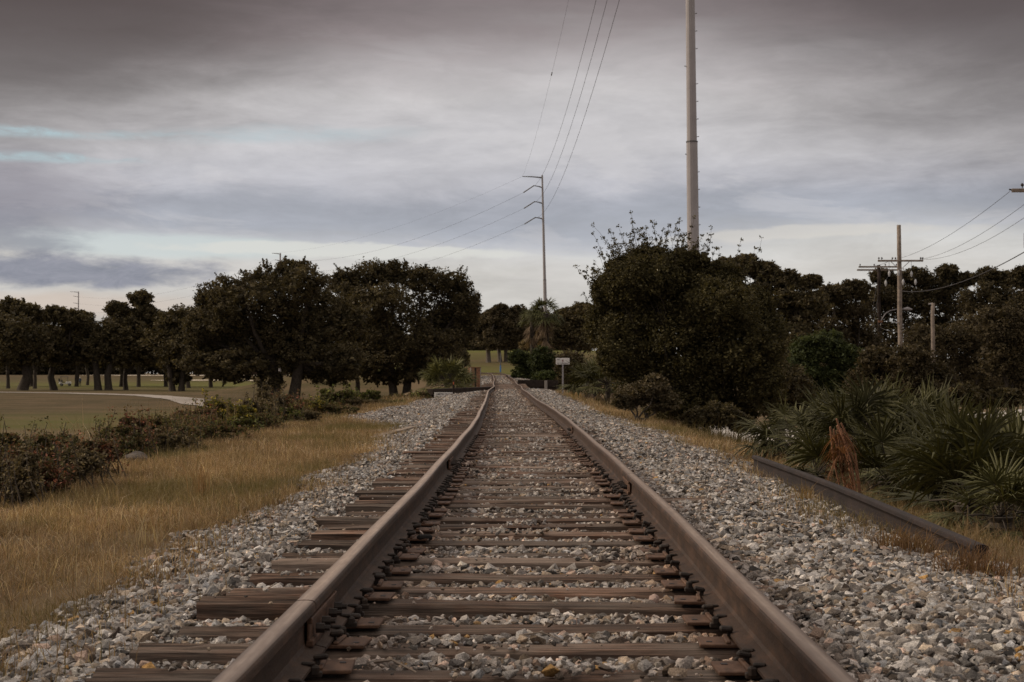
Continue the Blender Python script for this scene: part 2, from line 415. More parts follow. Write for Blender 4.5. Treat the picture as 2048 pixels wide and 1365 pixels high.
def f_ground(t, b):
    p = pos_vec(t)
    a = attr(t); s = t.node('ShaderNodeSeparateColor'); t.put(s.inputs[0], a)
    n1 = t.noise(p, .22, 5, .6); n2 = t.noise(p, 3.0, 5, .65); n3 = t.noise(p, 30, 4, .7)
    soil = t.mix(n2, (.085, .060, .036), (.17, .125, .072))
    dryg = t.mix(t.maprange(n1, .35, .65), (.070, .056, .026), (.14, .096, .055))
    dryg = t.mix(t.maprange(n2, .35, .65), dryg, t.mix(1.0, dryg, (.6, .62, .6), 'MULTIPLY'))
    grn = t.mix(t.maprange(n2, .3, .7), (.075, .082, .016), (.135, .135, .032))
    grn = t.mix(t.maprange(n1, .4, .7, 0, .6), grn, dryg)
    lawnc = t.mix(t.math('MULTIPLY', s.outputs[2], 1.0, clamp=True), dryg, grn)
    c = t.mix(s.outputs[1], soil, lawnc)
    vo = t.node('ShaderNodeTexVoronoi'); t.put(vo.inputs['Vector'], p); vo.inputs['Scale'].default_value = 22
    vs = t.node('ShaderNodeSeparateColor'); t.put(vs.inputs[0], vo.outputs['Color'])
    gr = t.ramp(vs.outputs[0], [(0, (.10, .09, .08)), (.5, (.25, .235, .225)), (.9, (.42, .40, .385)), (1, (.38, .24, .12))])
    gr = t.mix(1.0, gr, t.maprange(n3, .3, .7, .6, 1.2), 'MULTIPLY')
    c = t.mix(s.outputs[0], c, gr)
    t.put(b.inputs['Base Color'], c)
    bump(t, b, t.math('ADD', t.math('MULTIPLY', n3, .3), t.math('MULTIPLY', vo.outputs['Distance'], s.outputs[0])), .6, .03)
M_GROUND = material('ground', f_ground, .95, .1)
g = ground_geo.build('ground', M_GROUND, smooth=True); tag(g, kind='structure')

# sheets lying on the ground: road and golf path
def strip(name, pts, width, mat, lift=.03, zfix=None, kind='structure'):
    pts = np.asarray(pts, float); s = np.concatenate([[0], np.cumsum(np.hypot(*np.diff(pts, axis=0).T))])
    q = np.arange(0, s[-1], 1.5); x = sm(np.interp(q, s, pts[:, 0]), 9); y = sm(np.interp(q, s, pts[:, 1]), 9)
    dx, dy = np.gradient(x), np.gradient(y); l = np.hypot(dx, dy); nxv, nyv = -dy/l, dx/l
    W = np.linspace(-.5, .5, 5)*width
    X = x[:, None]+nxv[:, None]*W; Y = y[:, None]+nyv[:, None]*W
    Z = ground(X, Y)+lift if zfix is None else np.full_like(X, zfix)
    Vv = np.stack([X, Y, Z], -1).reshape(-1, 3); n = len(W)
    i = (np.arange(len(x)-1)[:, None]*n+np.arange(n-1)[None, :]).ravel()
    o = Geo().add(Vv, np.stack([i, i+1, i+n+1, i+n], -1)).build(name, mat, smooth=True)
    return tag(o, kind=kind)
def f_road(t, b):
    n = t.noise(pos_vec(t), .5, 5, .6); n2 = t.noise(pos_vec(t), 8, 5, .6)
    c = t.mix(t.maprange(n, .35, .65), (.30, .275, .255), (.44, .415, .39))
    c = t.mix(1.0, c, t.maprange(n2, .3, .7, .85, 1.12), 'MULTIPLY'); t.put(b.inputs['Base Color'], c)
M_ROAD = material('pale_road', f_road, .9, .2)
strip('road', [(-9, 102), (0, 101), (7, 97), (12, 86), (16, 80), (26, 92), (42, 128), (60, 160), (90, 190)], 15, M_ROAD, zfix=-2.585)
strip('golf_path', [(-20, 112), (-27, 130), (-33, 152), (-43, 178), (-58, 199), (-78, 214), (-120, 226)], 3.6, M_CONC, lift=.05)
for i, (cxx, cyy, a_, b_) in enumerate([(-110, 490, 26, 9), (-70, 505, 18, 9), (-84, 400, 12, 5), (-18, 352, 20, 6), (-60, 395, 14, 5)]):
    th = np.linspace(0, 2*math.pi, 40, endpoint=False); rr = 1+.18*np.sin(3*th+i)+.1*np.sin(5*th+2*i)
    rings = []
    for q in (0.02, .5, 1.0): rings.append(np.c_[cxx+a_*q*rr*np.cos(th), cyy+b_*q*rr*np.sin(th)])
    xy = np.concatenate(rings); Vv = np.c_[xy, ground(xy[:, 0], xy[:, 1])+.12]
    j = np.arange(40); k = (j+1) % 40
    Fq = np.concatenate([np.stack([a*40+j, a*40+k, a*40+40+k, a*40+40+j], -1)[:, ::-1] for a in range(2)])
    tag(Geo().add(Vv, Fq).build('sand_bunker', M_SAND), kind='structure')

# ------------------------------------------------------------------ ballast stones
def hull_protos(npts, count, seed, flat=.62):
    out = []; rr = np.random.default_rng(seed)
    for _ in range(count):
        p = rr.normal(size=(npts, 3)); p /= np.linalg.norm(p, axis=1)[:, None]
        p *= rr.uniform(.72, 1.1, (npts, 1)); p *= np.array([1.0, rr.uniform(.62, .95), rr.uniform(flat-.14, flat+.16)])
        bm = bmesh.new(); [bm.verts.new(q) for q in p]
        res = bmesh.ops.convex_hull(bm, input=list(bm.verts))
        loose = [v for v in bm.verts if not v.link_faces]; bmesh.ops.delete(bm, geom=loose, context='VERTS')
        bmesh.ops.triangulate(bm, faces=list(bm.faces)); bm.verts.index_update()
        V = np.array([v.co[:] for v in bm.verts]); Fa = np.array([[v.index for v in f.verts] for f in bm.faces]); bm.free()
        out.append((V, Fa))
    return out
def scatter(geo, protos, pos, size, tilt, cols, rr):
    n = len(pos); which = rr.integers(0, len(protos), n)
    a = rr.uniform(0, 2*math.pi, n); bx = rr.normal(0, tilt, n); by = rr.normal(0, tilt, n)
    ca, sa, cb, sb, cc, sc_ = np.cos(a), np.sin(a), np.cos(bx), np.sin(bx), np.cos(by), np.sin(by)
    Z = np.zeros(n); O = np.ones(n)
    Rz = np.stack([ca, -sa, Z, sa, ca, Z, Z, Z, O], -1).reshape(n, 3, 3)
    Rx = np.stack([O, Z, Z, Z, cb, -sb, Z, sb, cb], -1).reshape(n, 3, 3)
    Ry = np.stack([cc, Z, sc_, Z, O, Z, -sc_, Z, cc], -1).reshape(n, 3, 3)
    M = (Rx @ Ry @ Rz)*size[:, None, None]
    for k, (V, Fa) in enumerate(protos):
        idx = np.nonzero(which == k)[0]
        if not len(idx): continue
        W = np.einsum('nij,vj->nvi', M[idx], V) + pos[idx][:, None, :]
        FF = (Fa[None] + (np.arange(len(idx))*len(V))[:, None, None]).reshape(-1, 3)
        geo.add(W.reshape(-1, 3), FF, np.repeat(cols[idx], len(V), axis=0))
TIE_SP = .485; TIE_Y0 = 2.62
ti = np.arange(0, int((GY0-TIE_Y0-.3)/TIE_SP))
rt = np.random.default_rng(4)
tie_y = TIE_Y0 + ti*TIE_SP + rt.normal(0, .022, len(ti)); tie_w = rt.uniform(.19, .235, len(ti)); tie_dz = rt.normal(0, .008, len(ti)).clip(-.016, .014)
tie_rot = rt.normal(0, .012, len(ti)); tie_dx = rt.normal(0, .045, len(ti))
GAUGE = .752
def stone_colors(n, u, rr):
    v = np.clip(rr.normal(.28, .135, n), .04, .68)
    c = np.stack([v*1.0, v*.945, v*.90], -1)
    bl = rr.random(n)
    m = bl < .13; c[m] *= [1.12, .97, .80]
    m = (bl > .13) & (bl < .19); c[m] = c[m]*[1.12, .88, .76]
    m = (bl > .19) & (bl < .199); c[m] = np.array([.40, .24, .09])*rr.uniform(.6, 1.1, (m.sum(), 1))
    m = (bl > .205) & (bl < .23); c[m] = np.array([.50, .47, .42])*rr.uniform(.8, 1.1, (m.sum(), 1))
    m = (bl > .23) & (bl < .30); c[m] *= [.92, .98, 1.06]
    dirt = rr.random(n) < .35; c[dirt] = c[dirt]*.55 + np.array([.095, .066, .044])*.45
    d = np.abs(np.abs(u)-GAUGE); inner = np.abs(u) < GAUGE
    k = np.exp(-(d/.22)**2)*rr.uniform(.25, 1.0, n)*.95 + np.where(inner, .12, .0)*rr.uniform(0, 1, n)
    k = np.clip(k, 0, .9)[:, None]
    lum = c.mean(1, keepdims=True)
    return c*(1-k) + (lum*np.array([1.25, .74, .44])*.9)*k
def place_stones(geo, y0, y1, dens, size, sd, protos, seed, layers=2, tiny=0):
    rr = np.random.default_rng(seed)
    A = (y1-y0)*7.2; n = int(A*dens)
    Y = rr.uniform(y0, y1, n); U = rr.uniform(-4.4, 2.8, n)
    keep = (U > gl_edge(Y)+rr.normal(0, .07, n)) & (U < gr_edge(Y)+rr.normal(0, .10, n))
    X = U + cx(Y); keep &= (X > -.36*Y-.9) & (X < .34*Y+.9)
    X, Y, U = X[keep], Y[keep], U[keep]; n = len(X)
    s = np.exp(rr.normal(math.log(size*.92), .46, n)).clip(size*.28, size*2.1)
    lay = rr.random(n)
    z = ground(X, Y) + np.where(lay < .55, .004, .026)*(size/.026) - s*.12
    # the cribs between the sleepers: stones heaped unevenly
    z += (fbm(X*2.2, Y*2.2, 21)-.47)*.06 + np.where((U < -.7) & (U > -1.36), -.012, .005)
    ib = np.clip(np.searchsorted(tie_y, Y), 1, len(tie_y)-1)
    nb = np.where(np.abs(tie_y[ib]-Y) < np.abs(tie_y[ib-1]-Y), ib, ib-1)
    dy = np.abs(Y - tie_y[nb]); on = (dy < tie_w[nb]/2 + s*.62) & (U > -1.33+tie_dx[nb]) & (U < .92+(fbm(Y*1.3, Y*0, 31)-.5)*.5)
    cover = fbm(U*1.7+9, nb*.83, 51) > .60            # patches where stones spill across a sleeper
    top = rz(Y) - .187 + tie_dz[nb]
    spill = on & ((rr.random(n) < np.where(U < -.7, np.where(cover, .06, .012), np.where(cover, .30, .035) + np.clip((Y-13)/34, 0, 1)*.17)))
    small = spill & ~cover
    s = np.where(small, s*.38, np.where(spill, s*.72, s))
    z = np.where(spill, top + s*.40, z)
    near_rail = np.abs(np.abs(U)-GAUGE) < .085 + s
    ok = (~on | spill) & ~(near_rail & on) & ~(near_rail & (z > rz(Y)-.20)) & (np.abs(np.abs(U)-GAUGE) > .05)
    X, Y, U, s, z = X[ok], Y[ok], U[ok], s[ok], z[ok]
    scatter(geo, protos, np.c_[X, Y, z], s, .38, stone_colors(len(X), U, rr), rr)
bal = Geo()
hi = hull_protos(14, 22, 1); mid_ = hull_protos(9, 14, 2); lo_ = hull_protos(7, 12, 3)
place_stones(bal, 2.9, 9, 2350, .0218, .3, hi, 101)
place_stones(bal, 9, 17, 1900, .0225, .3, mid_, 102)
place_stones(bal, 17, 36, 1050, .026, .3, lo_, 103)
place_stones(bal, 36, 62, 520, .034, .3, lo_, 104)
place_stones(bal, 62, GY0-.1, 260, .045, .3, lo_, 105)
place_stones(bal, GY1, 195, 110, .055, .3, lo_, 106)
b_o = bal.build('ballast_gravel', M_STONE); tag(b_o, 'grey crushed stone ballast heaped between sleepers and down both shoulders', 'ballast', kind='stuff')

# ------------------------------------------------------------------ sleepers
def tie_mesh(seed, L=2.62, W=.22, H=.17):
    rr = np.random.default_rng(seed)
    nx_, ny_, nz_ = 44, 6, 3
    bm = bmesh.new()
    g_ = {}
    for i in range(nx_+1):
        for j in range(ny_+1):
            for k in range(nz_+1):
                if i in (0, nx_) or j in (0, ny_) or k in (0, nz_):
                    x = (i/nx_-.5)*L; y = (j/ny_-.5)*W; z = -H + k/nz_*H
                    e = 0
                    ey = abs(y)/(W/2); ez = k/nz_
                    if k == nz_ and j in (0, ny_): e = .010 + .018*max(0, vnoise(np.array(x*2.1), np.array(j*1.0), seed)-.35)
                    if k == nz_: z -= .010*float(fbm(np.array(x*3.0), np.array(y*14), seed+7)) + .012*float(vnoise(np.array(x*.9), np.array(j*.0), seed+3))
                    if j in (0, ny_): y += (-1 if j == ny_ else 1)*(.012*float(vnoise(np.array(x*3.0), np.array(k*2.0), seed+5)))
                    z -= e*.7; y -= np.sign(y)*e*.6
                    if i in (0, nx_): x += .035*(float(vnoise(np.array(j*.9), np.array(k*.8), seed+11))-.5)*(1 if i else -1)
                    # splits running in from the ends
                    if k == nz_ and j in (2, 4) and abs(x) > L/2-.45*float(vnoise(np.array(j*3.), np.array(seed*1.), 2))-.1: z -= .022
                    g_[i, j, k] = bm.verts.new((x, y, z))
    def q(a, b, c, d):
        try: bm.faces.new([g_[a], g_[b], g_[c], g_[d]])
        except Exception: pass
    for i in range(nx_):
        for j in range(ny_):
            q((i, j, nz_), (i+1, j, nz_), (i+1, j+1, nz_), (i, j+1, nz_)); q((i, j, 0), (i, j+1, 0), (i+1, j+1, 0), (i+1, j, 0))
        for k in range(nz_):
            q((i, 0, k), (i+1, 0, k), (i+1, 0, k+1), (i, 0, k+1)); q((i, ny_, k), (i, ny_, k+1), (i+1, ny_, k+1), (i+1, ny_, k))
    for j in range(ny_):
        for k in range(nz_):
            q((0, j, k), (0, j, k+1), (0, j+1, k+1), (0, j+1, k)); q((nx_, j, k), (nx_, j+1, k), (nx_, j+1, k+1), (nx_, j, k+1))
    me = bpy.data.meshes.new('sleeper'); bm.to_mesh(me); bm.free(); me.materials.append(M_TIE); return me
tie_meshes = [tie_mesh(s) for s in range(8)]
def data_of(o):
    me = o.data; bpy.data.objects.remove(o); return me
# tie plate: shouldered plate with black pads painting the dark of two square holes and canted seat
pg = Geo()
for V_, F_ in (bbox_bev((0, 0, .0065), (.37, .185, .013), .003), bbox_bev((.088, 0, .017), (.018, .18, .012), .004), bbox_bev((-.088, 0, .017), (.018, .18, .012), .004)):
    pg.add(V_, F_, mi=0)
for sx_ in (-.15, .15):
    pg.add(*box((sx_, .035, .0142), (.020, .020, .002)), mi=1)
plate_me = data_of(pg.build('tie_plate', [M_PLATE, M_BLACK]))
sg = Geo().add(*bbox_bev((0, 0, .022), (.046, .034, .018), .006)).add(*box((.012, 0, .0), (.016, .016, .05)))
spike_me = data_of(sg.build('spike', M_DARKIRON))
ORD = ['nearest', 'second nearest', 'third nearest', 'fourth nearest', 'fifth nearest', 'sixth nearest', 'seventh nearest', 'eighth nearest', 'ninth nearest', 'tenth nearest']
seen0 = None
for i, y in enumerate(tie_y):
    me = tie_meshes[int(rt.integers(0, 8))]
    o = bpy.data.objects.new('sleeper', me); COL.objects.link(o)
    o.location = (cx(y)+tie_dx[i], y, rz(y)-.184+tie_dz[i]); o.rotation_euler = (0, rt.normal(0, .004), tie_rot[i] + (math.pi if rt.random() < .5 else 0))
    o.scale = (1, tie_w[i]/.22, 1)
    k = i-3
    if k < 0: lab = 'dark wooden sleeper out of focus under the bottom edge, closer than the rest'
    elif k < 10: lab = f'weathered brown wooden sleeper under the rails, {ORD[k]} of those wholly in view'
    else: lab = 'weathered wooden sleeper lying across the ballast under both rusty rails'
    tag(o, lab, 'sleeper', 'wooden sleepers under the track')
    if y < 26:
        for sd_ in (-1, 1):
            pl_ = bpy.data.objects.new('tie_plate', plate_me); COL.objects.link(pl_); pl_.parent = o
            flip = abs(o.rotation_euler.z) > 1.5
            lx = sd_*GAUGE - tie_dx[i]
            pl_.location = ((-lx if flip else lx), 0, .001); pl_.rotation_euler.z = rt.normal(0, .03)
            if y < 14:
                for s2, yy in ((-1, .045), (1, -.045)):
                    sp_ = bpy.data.objects.new('spike', spike_me); COL.objects.link(sp_); sp_.parent = pl_
                    sp_.location = (s2*.088, yy*(22/22), .012+rt.uniform(0, .02)); sp_.rotation_euler = (rt.normal(0, .1), rt.normal(0, .12), 0 if s2 < 0 else math.pi)
# bridge sleepers, close together and plain
for i, y in enumerate(np.arange(GY0+.1, GY1, .40)):
    o = bpy.data.objects.new('bridge_sleeper', tie_meshes[i % 8]); COL.objects.link(o)
    o.location = (cx(y), y, rz(y)-.184); o.scale = (1.12, 1.12, 1.4)
    tag(o, 'dark close-set timber sleeper on the deck of the small bridge', 'sleeper', 'bridge deck sleepers')
for i, s_ in enumerate(np.arange(114.6, 226, .5)):
    k = int(np.searchsorted(SS, s_+3)); 
    if k >= len(SS)-2: break
    o = bpy.data.objects.new('sleeper', tie_meshes[i % 8]); COL.objects.link(o)
    if i > 110: bpy.data.objects.remove(o); break
    o.location = (PX[k], PY[k], PZ[k]-.184); o.rotation_euler.z = math.atan2(-TX[k], TY[k])
    tag(o, 'far wooden sleeper in the track beyond the small bridge', 'sleeper', 'sleepers beyond the bridge')

# ------------------------------------------------------------------ rails
# half section of a T rail, x outward, z down from the running surface
prof = [(0, 0, 1), (.010, -.0002, 1), (.018, -.0008, .92), (.024, -.0018, .75), (.029, -.0038, .3), (.0345, -.009, 0), (.036, -.016, 0), (.0365, -.034, 0), (.030, -.042, 0), (.014, -.050, 0), (.0095, -.060, 0), (.0085, -.095, 0),
        (.0105, -.128, 0), (.018, -.140, 0), (.040, -.1475, 0), (.069, -.1545, 0), (.0695, -.164, 0)]
pr = prof + [(-x, z, w_) for x, z, w_ in prof[::-1] if x > 0]
pr = [(x, z, w_) for x, z, w_ in pr]
RH = .164
def rail_strip(side, a, b, z0=0.0, name='rail_length', parent=None, dx0=0.0):
    m = (SS >= a-1e-6) & (SS <= b+1e-6)
    S = np.unique(np.concatenate([[a], SS[m], [b]]))
    x = np.interp(S, SS, PX); y = np.interp(S, SS, PY); z = np.interp(S, SS, PZ); tx = np.interp(S, SS, TX); ty = np.interp(S, SS, TY)
    pu = np.array([p[0] for p in pr]); pz = np.array([p[1] for p in pr]); wn = np.array([p[2] for p in pr])
    off = side*GAUGE + dx0 + .004*np.sin(S*1.1+side) + pu[:, None]*1.0
    X = x[None]+ty[None]*off; Y = y[None]-tx[None]*off; Z = z[None]+pz[:, None]+z0 + .0*off
    Vv = np.stack([X, Y, Z], -1).transpose(1, 0, 2).reshape(-1, 3); n = len(pr); mS = len(S)
    i = np.arange(mS-1)[:, None]*n; j = np.arange(n)[None, :]; k = (j+1) % n
    Q = np.stack([i+j, i+k, i+n+k, i+n+j], -1).reshape(-1, 4)
    head = np.array([1 if (wn[a_] + wn[(a_+1) % n]) > .3 else 0 for a_ in range(n)])
    mi = np.tile(head, mS-1)
    gg = Geo(); gg.add(Vv, [Q[mi == 0]], mi=1); gg.F.append(Q[mi == 1]); gg.M.append(np.zeros((mi == 1).sum(), np.int32))
    cap = np.arange(n)[None]; gg.F += [cap[:, ::-1], cap+(mS-1)*n]; gg.M += [np.ones(1, np.int32)]*2
    o = gg.build(name, [M_HEAD, M_RAIL], parent, smooth=False)
    at = o.data.attributes.new('worn', 'FLOAT', 'POINT'); at.data.foreach_set('value', np.tile(wn if side < 0 else wn**5*.85, mS).astype(np.float32))
    return o
def bars(side, s, parent, gap=False):
    """fishplates bolted on both sides of a joint"""
    k = int(np.searchsorted(SS, s)); x, y, z = PX[k], PY[k], PZ[k]; tx, ty = TX[k], TY[k]; rot = math.atan2(-tx, ty)
    for q in (-1, 1):
        off = side*GAUGE + q*.022
        gg = Geo()
        # upper and lower flanges with the hollow between
        for oz, th, hh in ((-.056, .020, .018), (-.092, .010, .060), (-.130, .024, .022)):
            gg.add(*bbox_bev((x+ty*(off+q*th*.35), y-tx*(off+q*th*.35), z+oz), (th, .66, hh), .003, rot))
        jb = gg.build('joint_bar', M_PLATE, parent)
        for bi in range(4):
            dy = (-.24, -.09, .09, .24)[bi]
            h = Geo(); cxx = x+ty*(off+q*.018)-ty*0+tx*dy; cyy = y-tx*(off+q*.018)+ty*dy
            ax = np.array([ty, -tx, 0])*q
            h.add(*tube([np.array([cxx, cyy, z-.092]), np.array([cxx, cyy, z-.092])+ax*.028], [.018, .017], 6))
            h.add(*tube([np.array([cxx, cyy, z-.092])+ax*.028, np.array([cxx, cyy, z-.092])+ax*.045], [.010, .010], 6))
            h.build('track_bolt', M_DARKIRON, jb)
sJ = lambda Y: float(np.interp(Y, PY, SS))
for side, lab in ((-1, 'rusty running rail on the left, with two bolted joints near the camera'), (1, 'rusty running rail on the right, worn bright along its head')):
    r0 = empty('rail', (side*GAUGE, 0, 0), lab, 'rail', 'the two running rails')
    joints = [5.25, 14.9] if side < 0 else [11.9, 23.8]
    cuts = [SS[4]] + [sJ(j) for j in joints] + [sJ(44), sJ(88.0), sJ(140), SS[-3]]
    for a_, b_ in zip(cuts[:-1], cuts[1:]):
        dx0 = .0
        rail_strip(side, a_+.007, b_-.007, parent=r0)
    for j in joints: bars(side, sJ(j), r0)
    for i, y in enumerate(tie_y):
        if y > 24 or y < 2.9: continue
        for sg_ in ((-1, 1) if y < 16 else (1,)):
            if rt.random() < .25: continue
            yy = y + sg_*(tie_w[i]/2+.018); zz = rz(yy)-RH; xx = cx(yy)+side*GAUGE
            inn = -side
            gg = Geo()
            gg.add(*bbox_bev((xx+inn*.020, yy, zz-.016), (.17, .022, .020), .004))
            yy += rt.normal(0, .008); gg.add(*bbox_bev((xx+inn*.082, yy, zz+rt.uniform(-.004, .004)), (.030, .026, .034), .007, rt.normal(0, .2)))
            gg.add(*bbox_bev((xx+inn*.062, yy, zz+.017), (.040, .022, .012), .004, rt.normal(0, .15)))
            gg.build('rail_anchor', M_DARKIRON, r0)

# ------------------------------------------------------------------ spare rail lying by the track
sp0, sp1 = np.array([2.27, 16.4]), np.array([2.30, 8.25])
n_ = 24; t_ = np.linspace(0, 1, n_)[:, None]; q_ = sp0*(1-t_)+sp1*t_; q_[:, 0] += .03*np.sin(t_[:, 0]*math.pi)
zg = np.interp(t_[:, 0], [0, .5, 1], [-.095, -.105, -.135]) 
gs = Geo(); pu = np.array([p[0] for p in pr]); pz = np.array([p[1] for p in pr]); n = len(pr)
tl = math.radians(-7)
Vv = np.stack([q_[:, 0][:, None] + (pu*math.cos(tl)-pz*math.sin(tl))[None], np.repeat(q_[:, 1][:, None], n, 1), zg[:, None] + (pu*math.sin(tl)+pz*math.cos(tl))[None]], -1).reshape(-1, 3)
i = np.arange(n_-1)[:, None]*n; j = np.arange(n)[None]; k = (j+1) % n
gs.add(Vv, [np.stack([i+j, i+n+j, i+n+k, i+k], -1).reshape(-1, 4), np.arange(n)[None], np.arange(n)[None, ::-1]+(n_-1)*n])
spare = gs.build('spare_rail', M_SPARE); tag(spare, 'loose dark rusted rail lying on the ballast shoulder beside the palmettos', 'spare rail')

# ------------------------------------------------------------------ small bridge over the road cut
y0b, y1b = GY0, GY1
br = empty('railway_bridge', (cx(100), 102, -2.6), 'small dark timber trestle bridge carrying the track over a road cut', 'bridge')
for q in (-.85, .85):
    V_, F_ = box((0, 0, 0), (.35, y1b-y0b+.6, .5)); V_ = V_ + np.array([cx(102)+q, (y0b+y1b)/2, -.69+rz(102)]); V_[:, 0] += (V_[:, 1]-102)*(cx(114)-cx(90))/24
    V_[:, 2] += (V_[:, 1]-102)*(rz(114)-rz(90))/24
    Geo().add(V_, F_).build('stringer', M_WOODD, br)
for yb in (GY0+.1, 102, GY1-.1):
    gg = Geo().add(*bbox_bev((cx(yb), yb, -1.05+rz(yb)), (3.4, .35, .30), .01))
    gg.build('pier_cap', M_WOODD, br)
    if yb == 102:
        for q in (-1.3, -.45, .45, 1.3): Geo().add(*tube([(cx(yb)+q, yb, -2.7), (cx(yb)+q*.9, yb, -1.15)], .16, 10)).build('pile', M_WOODD, br)
# abutment walls of stacked timbers
def timber_wall(label, x0, x1, y0, y1, zt0, zt1, zb, name='retaining_wall', mat=M_WOODD, courses=6):
    c = ((x0+x1)/2, (y0+y1)/2, zb); r0 = empty(name, c, label, 'retaining wall')
    L = math.hypot(x1-x0, y1-y0); rot = math.atan2(y1-y0, x1-x0)
    for k in range(courses):
        f0, f1 = k/courses, (k+1)/courses
        pts = []
        gg = Geo()
        V_, F_ = bbox_bev((0, 0, 0), (L, .18 if k < courses-1 else .34, 1), .012)
        t = V_[:, 0]/L+.5; zt = zt0*(1-t)+zt1*t; a = f0+(f1-f0)*(V_[:, 2]+.5)
        W = np.c_[c[0]+V_[:, 0]*math.cos(rot)-V_[:, 1]*math.sin(rot), c[1]+V_[:, 0]*math.sin(rot)+V_[:, 1]*math.cos(rot) + (.02 if k % 2 else 0), zb+(zt-zb)*a-.004*(V_[:, 2] < 0)]
        gg.add(W, F_).build('cap_timber' if k == courses-1 else 'wall_timber', mat, r0)
    for t in np.linspace(.03, .97, max(2, int(L/1.1))):
        x, y, zt = x0+(x1-x0)*t, y0+(y1-y0)*t, zt0*(1-t)+zt1*t
        Geo().add(*box((x+math.sin(rot)*.19, y-math.cos(rot)*.19, (zb+zt-.16)/2), (.16, .16, zt-.16-zb), rot)).build('wall_post', M_WOODD, r0)
    return r0
timber_wall('low dark timber wall left of the track, long sign fixed below its cap', -5.2, -2.2, 80.5, 85.5, -.045, .03, -1.5, courses=5)
timber_wall('dark abutment wall across the far end of the small bridge', cx(GY1)+.95, 1.75, GY1-.12, GY1-.12, .27, .25, -2.65)
timber_wall('dark abutment wall under the near end of the small bridge', cx(GY0)-3.0, cx(GY0)+3.1, GY0-.02, GY0-.02, -.24, -.24, -2.65)
w_ = Geo().add(*bbox_bev((.88, GY1-.35, -1.1), (.2, .2, 2.62), .02)).build('concrete_post', M_CONC); tag(w_, 'grey concrete post standing against the far abutment wall', 'post')

def text_part(body, size, loc, parent, mat, name='lettering', width=None):
    cu = bpy.data.curves.new(name, 'FONT'); cu.body = body; cu.size = size; cu.align_x = 'CENTER'; cu.align_y = 'CENTER'; cu.extrude = .002; cu.offset = size*.012
    tmp = bpy.data.objects.new('t', cu); COL.objects.link(tmp); bpy.context.view_layer.update()
    me = bpy.data.meshes.new_from_object(tmp.evaluated_get(bpy.context.evaluated_depsgraph_get())); bpy.data.objects.remove(tmp)
    o = bpy.data.objects.new(name, me); COL.objects.link(o); me.materials.clear(); me.materials.append(mat)
    o.parent = parent; o.location = loc; o.rotation_euler = (math.pi/2, 0, 0)
    if width: o.scale.x = width
    return o
# long white sign below the cap
p = P(887, 791.5, 79.8)
s1 = empty('bridge_sign', p, 'white two-line sign with black capitals fixed under the low timber wall', 'sign')
b1 = Geo().add(*bbox_bev((0, 0, 0), (.92, .03, .31), .006)).build('board', M_WHITE, s1, local=True)
text_part('LIMITED TRACK', .115, (.03, -.02, .068), b1, M_BLACK, width=.95)
text_part('NO TRESPASSING', .115, (.0, -.02, -.075), b1, M_BLACK, width=.86)
# sign on a post at the right
p = P(1125.5, 789, 77); gzz = float(ground(p[0], 77.0))
s2 = empty('trespass_sign', (p[0], 77, gzz), 'white rectangular sign on a thin grey post, right of the track', 'sign')
top = CAMZ+(HZ-717)/F*77 - gzz
Geo().add(*box((0, .02, top/2), (.075, .03, top+.04))).build('post', M_STEEL, s2, local=True)
b2 = Geo().add(*bbox_bev((0, -.012, top-.145), (.66, .02, .31), .006)).build('board', M_WHITE, s2, local=True)
text_part('NO', .075, (-.21, -.025, top-.06), b2, M_BLACK)
text_part('NO TRESPASSING', .07, (0, -.025, top-.245), b2, M_BLACK, width=.98)
em = Geo()
em.add(np.array([(-.055, -.026, top-.16), (.0, -.026, top-.045), (.055, -.026, top-.16), (0, -.026, top-.125)]), np.array([[0, 3, 2, 1]]))
em.add(np.array([(-.012, -.026, top-.12), (.012, -.026, top-.12), (.012, -.026, top-.205), (-.012, -.026, top-.205)]), np.array([[0, 3, 2, 1]]))
em.build('emblem', M_RED, b2, local=True)
# dark stake with an orange top
p = P(907, 786, 78.5); z = float(ground(p[0], 78.5))
st_ = empty('marker_post', (p[0], 78.5, z), 'dark marker stake with an orange reflector before the low wall', 'marker')
Geo().add(*bbox_bev((0, 0, .36), (.10, .08, .80), .008)).build('post', M_WOODD, st_, local=True)
Geo().add(*bbox_bev((0, -.045, .62), (.05, .012, .13), .003)).build('reflector', M_ORANGE, st_, local=True)
# far post with a blue band
p = P(1001, 746, 196); z = float(ground(p[0], 196.0))
st_ = empty('marker_post', (p[0], 196, z), 'thin dark post with a blue band where the track bends away', 'marker')
hh = CAMZ+(HZ-706)/F*196-z
Geo().add(*tube([(0, 0, 0), (0, 0, hh)], .07, 8)).build('post', M_STEELD, st_, local=True)
Geo().add(*tube([(0, 0, .42*hh), (0, 0, .62*hh)], .085, 8)).build('band', M_BLUE, st_, local=True)
